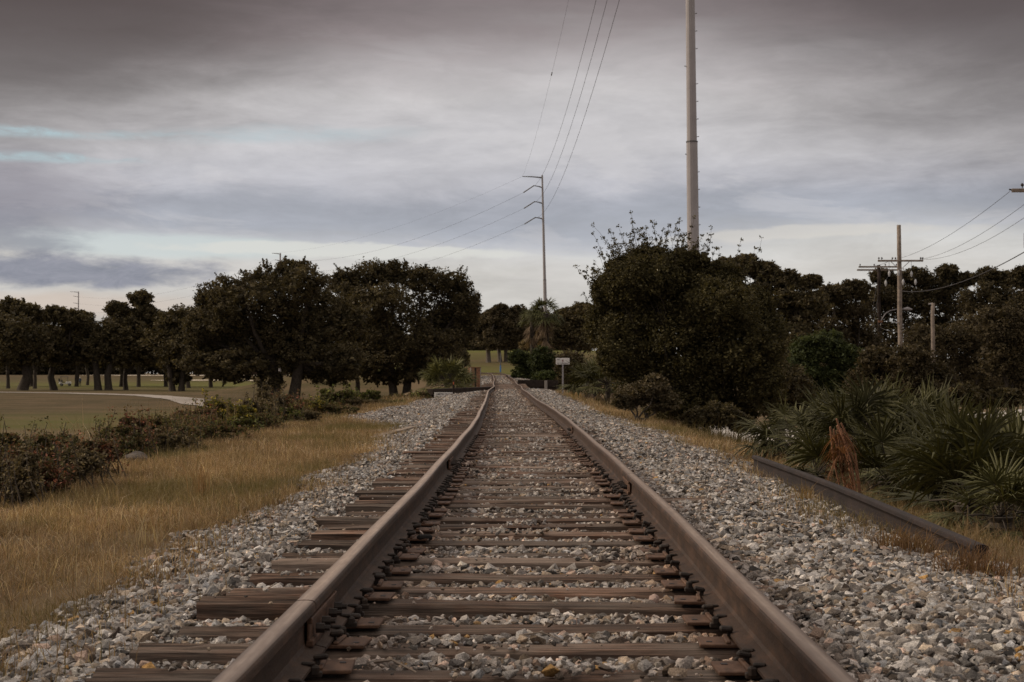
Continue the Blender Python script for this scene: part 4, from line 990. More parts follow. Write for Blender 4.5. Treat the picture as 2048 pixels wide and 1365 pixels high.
# --- shrubs along the left bank
rb = np.random.default_rng(17)
SH = [('green', .8), ('brown', 1.0), ('willow', 1.0), ('olive', 1.0)]
PAL['red'] = ((.11, .055, .035), (.07, .05, .028), (.15, .06, .04), (.06, .055, .025), (.09, .065, .035)); PAL['yellow'] = ((.17, .145, .03), (.07, .07, .022), (.24, .19, .035), (.06, .06, .022), (.09, .065, .03), (.055, .06, .02)); PAL['lime'] = ((.075, .085, .024), (.05, .06, .02), (.11, .115, .03), (.07, .055, .028), (.05, .045, .022))
LB = [ # px, py top, D, half width px, palette, description
 (-30, 862, 14.8, 70, 'green', 'dark green bramble at the left edge of the photo'), (40, 872, 15.5, 60, 'green', 'dark green bramble just in from the left edge'),
 (100, 868, 16.5, 50, 'brown', 'russet bramble below the green of the golf course'), (70, 900, 14.5, 70, 'red', 'reddish dry bramble nearest the camera on the left bank'),
 (160, 868, 18, 50, 'green', 'dark leafy bramble left of the half-hidden rock'), (195, 880, 17.5, 50, 'red', 'reddish stemmed bramble beside the half-hidden rock'),
 (240, 850, 21, 46, 'green', 'leafy green bramble above the half-hidden rock'), (262, 832, 22.5, 34, 'red', 'red-leaved sprig bush above the half-hidden rock'),
 (300, 836, 24, 44, 'green', 'green bramble right of the half-hidden rock'), (340, 832, 26, 40, 'brown', 'brown and green bramble below the end of the golf path'),
 (362, 850, 24, 40, 'green', 'low green bramble at the grass edge below the golf path'), (385, 818, 29, 36, 'red', 'red-brown bush where the golf path disappears'),
 (420, 800, 31, 34, 'yellow', 'yellow-leaved vine bush right of the golf path'), (455, 806, 31, 40, 'yellow', 'yellow-flecked vine bush, widest of the yellow ones'),
 (400, 838, 28, 44, 'green', 'green bramble under the yellow vine bush'), (470, 838, 29, 44, 'lime', 'lime green bramble at the grass edge'),
 (510, 800, 33, 34, 'olive', 'grey twiggy tall bush before the great oak'), (540, 770, 36, 26, 'olive', 'tallest grey twiggy bush against the great oak trunk'),
 (520, 826, 32, 44, 'green', 'green bramble in front of the grey twiggy bushes'), (566, 815, 36, 38, 'lime', 'lime bush at the foot of the great oak'),
 (575, 790, 40, 26, 'red', 'red sumac bush below the great oak'), (610, 800, 43, 34, 'yellow', 'yellow-green bush right of the red sumac'),
 (640, 806, 46, 36, 'brown', 'brown brush beside the lime bush near the far grass'), (672, 778, 52, 30, 'lime', 'bright light green sapling bush between the great oaks'),
 (700, 800, 52, 34, 'olive', 'grey-green brush left of the gravel spill'), (735, 782, 58, 28, 'lime', 'upright green bush above the gravel spill'),
 (745, 802, 56, 34, 'olive', 'grey-green brush directly above the gravel spill'), (785, 792, 64, 26, 'brown', 'rust brown brush right of the gravel spill'),
 (815, 790, 70, 20, 'lime', 'small green weed bush left of the long white sign'), (10, 905, 13.6, 60, 'olive', 'grey-brown dead brush in the left corner of the bramble band'), (130, 895, 16, 60, 'olive', 'grey-brown dead brush left of the reddish stems'), (330, 868, 23, 50, 'olive', 'grey-brown dead brush right behind the far end of the rock'),
 (430, 852, 26.5, 50, 'brown', 'brown brush at the grass edge under the yellow vines'), (595, 825, 36, 44, 'olive', 'grey brush in front of the red sumac'), (660, 812, 43, 40, 'green', 'green-brown brush at the far grass edge'), (770, 803, 58, 30, 'lime', 'green weeds between the gravel spill and the rust brown brush'),
 (840, 785, 76, 18, 'brown', 'dry brown brush beside the long white sign'),
]
for px, pt, D_, hw, pal_, lb in LB:
    pal_ = 'bramble' if pal_ in ('green', 'brown') else pal_
    bx = (px-VX)/F*D_; z = float(ground(bx, D_)); pb = HZ-(z-CAMZ)*F/D_; hgt = pb-pt
    lobes = [(px+rb.uniform(-.8, .8)*hw, pt+hgt*f, hw*rb.uniform(.3, .85), hgt*q) for f, q in ((.12, .10), (.22, .16), (.34, .2), (.42, .22), (.55, .26), (.7, .3), (.8, .25))]
    o = shrub(lb, D_, px, lobes, pal=pal_, leaf=.0006*D_+.007, clumps=60, per=34, core=.5, tr=.012, depth=1.0, crad=.62, group='brambles and bushes on the left bank', name='bramble_bush', bright=1.3)
    # spiky leafy shoots above the mass
    rr = np.random.default_rng(int(px+500)); tg, cg = Geo(), Geo()
    for k in range(20):
        e = P(px+rr.uniform(-1.2, 1.2)*hw, pt+rr.uniform(-.22, .5)*hgt, D_+rr.normal(0, .3)); s0 = np.array([e[0]+rr.normal(0, .12), e[1]+rr.normal(0, .1), z])
        pth = limb(tg, s0, e, .006+.0001*D_, .002+.00006*D_, rr, .1, 8, 4)
        leaf_cloud(cg, pth[rr.integers(3, 8, 14)]+rr.normal(0, .03, (14, 3)), np.full(14, .05), 4, .0006*D_+.007, PAL[pal_], rr, .5, bright=1.5)
    cg.build('shoot_leaves', M_LEAF, o); tg.build('stems', M_BARK, o)

# ------------------------------------------------------------------ palms
def fan(geo, c, dirv, rad, rr, col, nb=26, span=3.9, droop=.25, stem_from=None, sg=None, wd=.030):
    """one fan leaf: ribs of narrow folded blades radiating from the petiole end c, facing along dirv"""
    d = np.array(dirv, float); d /= np.linalg.norm(d)
    side = np.cross(d, [0, 0, 1]); side /= np.linalg.norm(side)+1e-9; nrm = np.cross(side, d)
    for k in range(nb):
        a = (k/(nb-1)-.5)*span + rr.normal(0, .04)
        v = d*math.cos(a)+side*math.sin(a)+nrm*(.16*math.cos(a*.9)+rr.normal(0, .05)); v /= np.linalg.norm(v)
        L = rad*(.72+.28*math.cos(a*.55))*rr.uniform(.86, 1.08)
        w0 = np.cross(v, nrm); w0 /= np.linalg.norm(w0)+1e-9; ww = wd*rad*.85
        t = np.array([0, .35, .7, 1.0]); p_ = c + v[None]*(L*t)[:, None]; p_[:, 2] -= droop*rad*(t**2.4)*rr.uniform(.4, 1.6)
        wt = np.array([.25, 1.0, .75, .06])*ww
        Lf = p_ - w0*wt[:, None]; Rt = p_ + w0*wt[:, None]; Md = p_ + nrm*(wt*.45)[:, None]
        V = np.concatenate([Lf, Md, Rt])
        Q = np.array([[i, i+1, i+5, i+4] for i in range(3)]+[[i+4, i+5, i+9, i+8] for i in range(3)])
        cc = np.array(col)*rr.uniform(.7, 1.35)
        geo.add(V, Q, np.tile(cc, (12, 1)))
    if stem_from is not None and sg is not None:
        s0 = np.array(stem_from); m = (s0+c)/2+np.array([0, 0, .05*rad])
        sg.add(*tube([s0, m, c], [.010*rad*2, .008*rad*2, .006*rad*2], 4))
def palm(label, D, px, py, nf, rad, spread, trunk_r=.10, pal=(.062, .060, .022), dead=0, seed=0, name='palmetto', cat='palmetto', group=None, up=.5, nb=24, yel=0, zb=None, trunk_h=None, droop=.3, wd=.03, thatch=0):
    rr = np.random.default_rng(seed+int(px)); c = P(px, py, D); z = float(ground(c[0], D)) if zb is None else zb
    root = empty(name, (c[0], D, z), label, cat, group)
    hub = np.array([c[0], D, z + (c[2]-z)*(.45 if trunk_h is None else trunk_h)])
    fg, sg, dg = Geo(), Geo(), Geo()
    for k in range(int(nf*1.4)):
        a = rr.uniform(0, 2*math.pi); e = rr.uniform(-.35, 1.0)*up*2.2+ .1
        dv = np.array([math.cos(a)*math.cos(e), math.sin(a)*math.cos(e), math.sin(e)])
        base = hub + dv*spread*rr.uniform(.75, 1.15)
        col = np.array(pal)*rr.uniform(.6, 1.5)
        if k < yel: col = np.array([.30, .19, .035])
        fan(fg, base, dv+np.array([0, 0, .05]), rad*rr.uniform(.8, 1.1), rr, col, nb, rr.uniform(3.0, 4.2), droop*rr.uniform(.5, 1.5), hub, sg, wd)
    for k in range(dead):
        a = rr.uniform(0, 2*math.pi); dv = np.array([math.cos(a)*.75, math.sin(a)*.75-.15, -rr.uniform(.5, 1.4)]); dv /= np.linalg.norm(dv)
        fan(dg, hub+dv*spread*.6, dv, rad*.9, rr, np.array([.17, .125, .095])*rr.uniform(.6, 1.4), nb-8, 1.5, .6, hub, sg, wd*.9)
    fg.build('fronds', M_FROND, root)
    if dead: dg.build('dead_fronds', M_GRASS, root)
    sg.build('stems', M_FROND if False else M_BARK, root)
    tg = Geo(); n = 9; zz = np.linspace(z-.15, hub[2], n)
    tg.add(*tube(np.c_[np.full(n, c[0]), np.full(n, D), zz], trunk_r*np.linspace(1.15, .95, n)*(1+.12*(-1.0)**np.arange(n)), 9))
    tg.build('trunk', M_BARK, root)
    return root
GP = 'palmettos on the right bank'
palm('palmetto at the left end of the right-hand clump, one orange frond', 19.5, 1588, 862, 16, .50, .42, dead=3, yel=1, group=GP, droop=.5)
palm('palmetto second from the left, behind the dead rust-red plant', 18.5, 1680, 830, 18, .55, .46, dead=2, group=GP, seed=2)
palm('tall palmetto rising in the middle of the clump', 18.0, 1770, 800, 22, .60, .50, dead=2, group=GP, seed=3, up=.6)
palm('tallest palmetto, its fronds reaching above all others', 18.5, 1845, 792, 20, .62, .50, group=GP, seed=4, up=.62)
palm('broad palmetto right of centre with fan facing the track', 13.8, 1935, 905, 18, .46, .40, dead=4, group=GP, seed=5)
palm('palmetto cut by the right edge of the photo', 13.2, 2030, 870, 20, .50, .42, dead=3, group=GP, seed=6, up=.55)
palm('low palmetto in the middle with grey dead fronds hanging', 14.6, 1775, 915, 16, .45, .36, dead=9, group=GP, seed=7)
palm('low palmetto between the grey-skirted one and the broad fan', 13.9, 1860, 935, 12, .40, .34, dead=6, group=GP, seed=8)
palm('small palmetto near the loose rail, nearest the right grass', 15.8, 1630, 925, 12, .40, .30, dead=3, group=GP, seed=9)
palm('dark palmetto in the lower right corner of the clump', 11.3, 1995, 985, 12, .36, .30, dead=6, group=GP, seed=10)
palm('palmetto behind the others at the right, seen against the pale road', 24.0, 1990, 835, 18, .60, .5, group=GP, seed=12, up=.6)
palm('tall shaggy palmetto right of the sign with one yellow frond', 68, 1190, 735, 24, 1.0, .8, dead=10, yel=2, seed=13, nb=18, wd=.04)
palm('green palmetto between the sign and the great round bush', 64, 1215, 710, 16, .9, .7, seed=14, nb=18, wd=.04, dead=3)
palm('bushy fan palm left of the track above the long white sign', 98, 892, 722, 34, 1.15, 1.1, seed=15, nb=16, up=.55, pal=(.10, .098, .032), wd=.045, zb=-.6, trunk_h=.3)
palm('second fan palm behind the trackside cabinet', 106, 918, 745, 24, .95, .8, seed=16, nb=16, up=.55, pal=(.085, .082, .030), wd=.045, zb=-.6, trunk_h=.35)
for lb, D_, px, py, nf, sd in (('bushy palmetto filling the middle back of the clump', 17.2, 1725, 792, 18, 21), ('dark palmetto between the tallest one and the broad fan', 15.4, 1900, 845, 16, 22), ('palmetto at the back right, against the brown trees', 17.0, 2035, 800, 18, 23), ('palmetto low behind the near end of the clump', 12.4, 1930, 960, 12, 24)):
    palm(lb, D_, px, py, nf, .56, .46, dead=4, group=GP, seed=sd, up=.6, pal=(.050, .048, .018))
# tall cabbage palms
def tall_palm(label, D, px, py, rad, nf, seed, zb=-2.2, dead=26):
    rr = np.random.default_rng(seed); c = P(px, py, D); root = empty('cabbage_palm', (c[0], D, zb), label, 'palm tree')
    fg, dg, sg, tg = Geo(), Geo(), Geo(), Geo()
    for k in range(nf):
        a = rr.uniform(0, 2*math.pi); e = rr.uniform(-.5, 1.25); dv = np.array([math.cos(a)*math.cos(e), math.sin(a)*math.cos(e), math.sin(e)])
        fan(fg, c+dv*rad*.75, dv, rad*.8, rr, np.array([.075, .078, .028])*rr.uniform(.6, 1.4), 14, 3.2, .5, c, sg, .055)
    for k in range(dead):
        a = rr.uniform(0, 2*math.pi); f = rr.uniform(0, 1); dv = np.array([math.cos(a)*.5, math.sin(a)*.5, -1.0]); dv /= np.linalg.norm(dv)
        fan(dg, c+np.array([0, 0, -f*rad*2.4])+dv*rad*.3, dv, rad*.95, rr, np.array([.15, .11, .075])*rr.uniform(.6, 1.4), 10, 1.1, .2, None, None, .05)
    n = 16; zz = np.linspace(zb-.2, c[2], n); tg.add(*tube(np.c_[c[0]+.15*np.sin(np.linspace(0, 2, n)), np.full(n, D), zz], .24, 9))
    fg.build('fronds', M_FROND, root); dg.build('dead_fronds', M_GRASS, root); sg.build('stems', M_BARK, root); tg.build('trunk', M_BARK, root, smooth=True)
tall_palm('tall cabbage palm in front of the farther steel pole, shaggy dead skirt', 138, 1089, 628, 1.25, 34, 3)
tall_palm('lower cabbage palm with pinkish drooping fronds left of the tall one', 150, 1062, 640, 1.05, 22, 4, dead=14)
# dead rust-red plant by the grass
for x_, y_, h_, n_, lb in ((-1.62, 6.9, .07, 46, 'thin brown weed in the stones beside the third near sleeper end'), (-1.75, 7.9, .09, 60, 'sprawling brown weed in the stones by the left sleeper ends'), (-1.95, 9.0, .08, 50, 'brown weed at the grass line beside the short grey twig'), (-2.0, 12.6, .10, 70, 'brown weed beside the charred stick'), (2.35, 18.6, .13, 80, 'dry weed beyond the far end of the loose rail'), (1.7, 15.2, .06, 40, 'small pale weed in the right ballast before the loose rail')):
    tuft(lb, x_, y_, h_, n_, (.17, .11, .065), .07, 1.2, 'weed', 'dry_weed')
def dead_plant():
    rr = np.random.default_rng(3); D = 13.6; c = P(1668, 858, D); b = P(1700, 985, D); z = float(ground(b[0], D)); root = empty('dead_palmetto', (b[0], D, z), 'dead rust-red palmetto leaning upright beside the loose rail', 'dead plant')
    g_ = Geo(); s_ = Geo()
    for k in range(30):
        t = rr.random()**.8; p0 = np.array([b[0], D, z])*(1-t)+c*t + rr.normal(0, .022, 3)
        dv = np.array([rr.normal(0, .45), rr.normal(0, .45), rr.uniform(-1.0, -.4) if rr.random() < .62 else 1.0]); dv /= np.linalg.norm(dv)
        fan(g_, p0, dv, rr.uniform(.12, .26), rr, np.array([.19, .092, .050])*rr.uniform(.35, 1.5), 9, 1.3, .5, None, None, .018)
    for k in range(7):
        o = rr.normal(0, .035, 3); s_.add(*tube([np.array([b[0], D, z-.05])+o*1.6, (np.array([b[0], D, z])+c)/2+o*2, c+o], .008, 5))
    g_.build('dead_fronds', M_GRASS, root); s_.build('stems', M_TIMBER, root)
dead_plant()

# ------------------------------------------------------------------ power poles
def cyl(P0, P1, r0, r1=None, n=8): return tube([P0, P1], [r0, r1 if r1 is not None else r0], n)
def steel_pole(label, base, top, r0, r1, D, bolts=False, arms=(), gw=None, split=None):
    """base/top: world points; arms: (height on axis z, tip point)"""
    base, top = np.array(base), np.array(top); root = empty('transmission_pole', tuple(base), label, 'utility pole', 'steel transmission poles')
    ax = lambda z: base+(top-base)*((z-base[2])/(top[2]-base[2])); rad = lambda z: r0+(r1-r0)*((z-base[2])/(top[2]-base[2]))
    cuts = [base[2], split, top[2]] if split else [base[2], top[2]]
    for k in range(len(cuts)-1):
        a, b = cuts[k], cuts[k+1]
        o_ = .0 if k == 0 else -.03
        Geo().add(*tube([ax(a), ax(b)], [rad(a)+o_, rad(b)+o_], 14)).build('shaft', M_STEEL, root)
    if split: Geo().add(*tube([ax(split-.06), ax(split+.02)], rad(split)+.02, 14)).build('slip_joint', M_STEELD, root)
    if bolts:
        g_ = None
        for k, z in enumerate(np.arange(CAMZ+2.5, CAMZ+31, 1.05)):
            p = ax(z); s = 1 if (k % 5) else -1
            Geo().add(*cyl(p+np.array([s*rad(z)*.9, -.05, 0]), p+np.array([s*(rad(z)+.09), -.07, .02]), .022)).build('step_bolt', M_STEELD, root)
    for z, tip in arms:
        a = Geo().add(*tube([ax(z), (ax(z)+np.array(tip))/2+np.array([0, 0, .05]), np.array(tip)], [.13, .10, .07], 8)).build('davit_arm', M_STEELD, root)
    return root, ax
D2 = 300.0
b2p = P(1094, 760, D2); b2p[2] = -1.0; t2p = P(1084.5, 350, D2)
tips2 = [P(1068, 371, D2), P(1069.5, 403, D2), P(1070.5, 435, D2)]
gw2 = P(1045, 352.5, D2)
zz2 = [P(0, 375, D2)[2], P(0, 407, D2)[2], P(0, 438, D2)[2]]
steel_pole('farther steel pole with four arms on its left, behind the cabbage palm', b2p, t2p, .44, .19, D2, arms=list(zip(zz2, tips2))+[(P(0, 355, D2)[2], gw2)], split=P(0, 560, D2)[2])
# vertices for the near pole
D1 = 95.0
b1p = P(1390, 900, D1); b1p[2] = -2.7; t1p = P(1376, -560, D1)
tips1 = [P(1308, -500, D1), P(1312, -390, D1), P(1316, -285, D1)]; gw1 = P(1250, -545, D1)
steel_pole('thick grey steel pole rising out of the great bush past the top edge', b1p, t1p, .40, .235, D1, bolts=True, arms=[(P(0, -480, D1)[2], tips1[0]), (P(0, -370, D1)[2], tips1[1]), (P(0, -265, D1)[2], tips1[2]), (P(0, -540, D1)[2], gw1)], split=P(0, 283, D1)[2])
def wire(label, A, B, sag, r=.022, n=60, group=None, name='power_line', r2=None):
    t = np.linspace(0, 1, n)[:, None]; A, B = np.array(A), np.array(B)
    p = A*(1-t)+B*t; p[:, 2] -= (sag*4*t*(1-t))[:, 0]
    dist = np.linalg.norm(p-np.array([0, 0, CAMZ]), axis=1)
    o = Geo().add(*tube(p, r, 5)).build(name, M_WIRE); return tag(o, label, 'power line', group), p
GWR = 'transmission conductors'
LW = ['upper', 'middle', 'lower']; r_w = .030
wpts = []
for k in range(3):
    _, p_ = wire(f'{LW[k]} of the three dark conductors sweeping up to the top edge', tips2[k]-np.array([0, 0, .15]), tips1[k], 5.0, .019, group=GWR)
_, pg_ = wire('faint thin ground wire carrying a small marker, above the three conductors', gw2, gw1, 3.0, .010, group=GWR)
# the little spacer seen on the ground wire
k = int(np.argmin(abs(HZ-(pg_[:, 2]-CAMZ)/pg_[:, 1]*F - 148)))
m_ = Geo(); dv_ = pg_[k+1]-pg_[k]; dv_ /= np.linalg.norm(dv_)
for q in (-.32, 0, .32): m_.add(*tube([pg_[k]+dv_*(q-.09)*2, pg_[k]+dv_*(q+.09)*2], [.07, .05], 6))
tag(m_.add(*tube([pg_[k]-dv_*.9, pg_[k]+dv_*.9], .02, 5)).build('line_marker', M_STEELD), 'small dark marker hanging on the faint ground wire', 'line marker')
# next poles along the line, far left
D3, D4 = 495.0, 730.0
def far_pole(px, ptop, D, lb):
    t = P(px, ptop, D); b = t.copy(); b[2] = 0.0; s = D/300
    tips = [P(px-11, ptop+(22+k*33)/s, D) for k in range(3)]
    steel_pole(lb, b, t, .42, .22, D, arms=[(P(0, ptop+(26+k*33)/s, D)[2], tips[k]) for k in range(3)]+[(t[2]-.3, P(px-17, ptop, D))]); return tips, P(px-17, ptop, D)
t3, g3 = far_pole(559, 506, D3, 'pole top with a thin arm poking above the great oak crown')
t4, g4 = far_pole(153, 583, D4, 'distant pole with short arms standing over the trees at the far left')
for k in range(3):
    a = tips2[k]; dd = t3[k]-a; dd /= np.linalg.norm(dd); e = a+dd*5.2+np.array([0, 0, -.75])
    tag(Geo().add(*tube([a, e], [.10, .10], 6)).build('insulator_string', M_STEELD), f'dark strain insulator on the {LW[k]} left arm of the farther steel pole', 'insulator', 'strain insulators')
    wire(f'{LW[k]} of the thin lines running left from the farther pole to the great oak', e, t3[k], 4.5, .018, group='lines to the far left poles')
    wire(f'{LW[k]} of the very faint lines between the two distant left poles', t3[k], t4[k], 5.0, .018, group='lines to the far left poles')
wire('faint top line running left from the farther steel pole', gw2, g3, 3.0, .010, group='lines to the far left poles')

# wooden distribution poles on the right
def wood_pole(label, D, px_top, ptop, px_bot, r0, r1, mat=M_WOODP, zb=-2.7):
    t = P(px_top, ptop, D); b = P(px_bot, 800, D); b[2] = zb
    root = empty('wooden_pole', tuple(b), label, 'utility pole', 'wooden distribution poles')
    n = 10; q = np.linspace(0, 1, n)[:, None]; rr = np.random.default_rng(int(px_top))
    pp = b*(1-q)+t*q; pp[1:-1, 0] += rr.normal(0, .015, n-2)
    Geo().add(*tube(pp, np.linspace(r0, r1, n), 12)).build('shaft', mat, root, smooth=True); return root
def insul(c, root, mat=M_STEELD):
    g_ = Geo(); g_.add(*tube([c, c+np.array([0, 0, .05]), c+np.array([0, 0, .09]), c+np.array([0, 0, .12]), c+np.array([0, 0, .19])], [.015, .015, .05, .07, .02], 8)); g_.build('insulator', mat, root)
def crossarm(root, D, x0, x1, y, yo=-.22, h=.12):
    a, b = P(x0, y, D), P(x1, y, D); c = (a+b)/2; L = b[0]-a[0]
    Geo().add(*bbox_bev((c[0], D+yo, c[2]), (L, .10, h), .01)).build('crossarm', M_WOODP, root); return c
DA = 105.0
A_ = wood_pole('tall weathered wooden pole with one crossarm, right of the steel pole', DA, 1796.5, 451, 1799.5, .19, .135)
cA = crossarm(A_, DA, 1753, 1843, 523)
for px in (1755, 1761, 1782, 1788, 1838, 1842): insul(P(px, 521.5, DA)+np.array([0, -.22, .0]), A_)
for s in (-1, 1):
    Geo().add(*cyl(P(1797+s*18, 525, DA)+np.array([0, -.28, 0]), P(1797, 542, DA)+np.array([0, -.2, 0]), .022)).build('brace', M_STEEL, A_)
for k, (px, py) in enumerate([(1775, 551), (1793.5, 550), (1819, 552), (1768, 570), (1802.5, 568), (1827, 568)]):
    c = P(px, py, DA)+np.array([0, -.3, 0]); g_ = Geo()
    g_.add(*tube([c+np.array([0, 0, .28]), c+np.array([0, 0, .2]), c+np.array([0, 0, .1]), c, c-np.array([0, 0, .12])], [.02, .06, .085, .07, .03], 8)); ins = g_.build('fuse_cutout', M_PORC, A_)
    Geo().add(*cyl(c+np.array([0, 0, .26]), (P(px, 524, DA)+np.array([0, -.25, 0])) if k < 3 else (P(px*.5+1797*.5, 540, DA)+np.array([0, -.22, 0])), .012, n=4)).build('lead', M_WIRE, A_)
Geo().add(*cyl(P(1788, 645.5, DA)+np.array([0, -.1, 0]), P(1797, 645.5, DA)+np.array([0, -.1, 0]), .03)).build('bracket', M_STEEL, A_)
for z in np.linspace(650, 700, 9): Geo().add(*box(P(1803.2, z, DA)+np.array([0, -.16, 0]), (.07, .05, .09))).build('pole_tag', M_PORC, A_)
# second pole, dark, carrying the street lamp arm
DB = 120.0
B_ = wood_pole('dark leaning wooden pole with a double crossarm, just left of the tall one', DB, 1756, 531, 1758, .17, .13, M_WOODD)
crossarm(B_, DB, 1715, 1800, 535); crossarm(B_, DB, 1714, 1800, 540.5, .2)
for px in (1718, 1746, 1768, 1790): insul(P(px, 534, DB)+np.array([0, -.22, 0]), B_)
q = [P(x, y, DB)+np.array([0, -.2, 0]) for x, y in ((1758, 652), (1760, 640), (1768, 628), (1778, 622), (1790, 619.5), (1806, 619))]
la = Geo().add(*tube(q, .035, 6)).build('lamp_arm', M_STEEL, B_)
Geo().add(*tube([P(1804, 619, DB)+np.array([0, -.2, 0]), P(1812, 618.5, DB)+np.array([0, -.2, 0]), P(1821, 620, DB)+np.array([0, -.2, 0])], [.08, .14, .05], 8)).build('lamp_head', M_STEEL, la)
Geo().add(*box(P(1758, 644, DB)+np.array([0, -.22, 0]), (.35, .12, .14))).build('bracket', M_TIMBER, B_)
for k, (px, lb) in enumerate(((1712, 'left of the two guy wires slanting down from the dark pole'), (1722, 'right of the two guy wires slanting down from the dark pole'))):
    b_ = P(px-12, 790, DB-6); b_[2] = -2.7
    wire(lb, P(1755, 560+30*k, DB), b_, 0, .018, 6, 'guy wires', 'guy_wire')
Cs = wood_pole('short pale pole with two small brackets before the brown tree', 92, 1863.5, 607, 1862, .13, .11, M_WOODP)
Geo().add(*cyl(P(1855, 609, 92), P(1863, 608, 92), .045)).build('lamp_bracket', M_STEEL, Cs); Geo().add(*cyl(P(1857, 627, 92), P(1863, 627, 92), .035)).build('bracket', M_STEEL, Cs)
# pole just outside the right edge, its crossarm end in view
DC = 60.0
C_ = wood_pole('wooden pole at the right edge, only its crossarm end in view', DC, 2082, 330, 2084, .17, .13, M_WOODD)
crossarm(C_, DC, 2018, 2140, 383.5, h=.14); insul(P(2039, 379, DC)+np.array([0, -.22, 0]), C_, M_DARKIRON)
Geo().add(*cyl(P(2013, 381.5, DC)+np.array([0, -.22, 0]), P(2022, 383, DC)+np.array([0, -.22, 0]), .03)).build('end_bracket', M_DARKIRON, C_)
tk = Geo().add(*tube([P(2052, 500, DC), P(2052, 496, DC), P(2052, 468, DC), P(2052, 464, DC)], [.09, .13, .13, .08], 10)).build('transformer', M_STEELD, C_)
DW = 'distribution lines on the right'
wire('line from the right-edge crossarm down to the tall wooden pole', P(2018, 384, DC), P(1788, 520, DA), .4, .009, group=DW)
wire('upper of the two close lines from the right edge to the tall wooden pole', P(2060, 400, DC), P(1838, 520, DA), .4, .009, group=DW)
wire('lower of the two close lines from the right edge to the tall wooden pole', P(2100, 398, DC), P(1842, 520, DA), .6, .009, group=DW)
wire('thick sagging cable from the right edge to the middle of the tall pole', P(2060, 497, DC), P(1800, 583, DA), .55, .020, group=DW)
wire('thin cable joining the two wooden poles below the lamp arm', P(1758, 655, DB), P(1797, 665, DA), .1, .02, group=DW)
wire('thin cable running right from the tall pole before the trees', P(1800, 668, DA), P(1925, 650, 100), .5, .012, group=DW)
wire('line from the dark pole crossarm to the tall pole crossarm', P(1746, 532, DB), P(1782, 520, DA), .1, .014, group=DW)

# ------------------------------------------------------------------ golf cart and golfer
gp = P(128, 770, 315.0); gp[2] = float(ground(gp[0], 315.0))
gc = empty('golf_cart', tuple(gp), 'white golf cart with a dark roof parked under the oaks', 'golf cart', rz=0.15)
def lp(name, mat, geo_, par): return geo_.build(name, mat, par, local=True)
body = Geo().add(*bbox_bev((.55, 0, .62), (1.0, 1.1, .45), .12)).add(*bbox_bev((-.1, 0, .42), (2.3, 1.15, .14), .04)).add(*bbox_bev((-.95, 0, .62), (.5, 1.05, .4), .08))
lp('body', M_WHITE, body, gc)
lp('roof', M_STEELD, Geo().add(*bbox_bev((-.25, 0, 1.82), (1.5, 1.15, .09), .03)), gc)
for x_, y_ in ((-.95, .5), (-.95, -.5), (.42, .5), (.42, -.5)): lp('roof_post', M_STEELD, Geo().add(*cyl((x_, y_, .7), (x_*.95, y_, 1.8), .025)), gc)
lp('seat', M_BLACK, Geo().add(*bbox_bev((-.45, 0, .75), (.5, 1.0, .16), .04)).add(*bbox_bev((-.72, 0, 1.0), (.12, 1.0, .5), .04)), gc)
lp('golf_bag', M_BLACK, Geo().add(*cyl((-1.15, .1, .6), (-1.3, .1, 1.45), .16, .14, 8)), gc)
for x_, y_ in ((-.75, .52), (-.75, -.52), (.75, .52), (.75, -.52)):
    wv = lp('wheel', M_RUBBER, Geo().add(*tube([(x_, y_-.09, .24), (x_, y_+.09, .24)], .24, 14)), gc)
    lp('rim', M_STEEL, Geo().add(*tube([(x_, y_-.10, .24), (x_, y_+.10, .24)], .12, 10)), gc).parent = wv
pp_ = P(157, 771, 308.0); pz_ = float(ground(pp_[0], 308.0))
def f_person(t, b):
    s = t.node('ShaderNodeSeparateXYZ'); t.put(s.inputs[0], obj_vec(t))
    c = t.ramp(t.math('DIVIDE', s.outputs[2], 2.0), [(0, (.02, .02, .025)), (.04, (.035, .037, .05)), (.455, (.035, .037, .05)), (.46, (.055, .085, .15)), (.735, (.055, .085, .15)), (.74, (.35, .2, .14)), (1, (.35, .2, .14))], 'CONSTANT')
    t.put(b.inputs['Base Color'], c)
M_PERSON = material('clothing_and_skin', f_person, .85, .2)
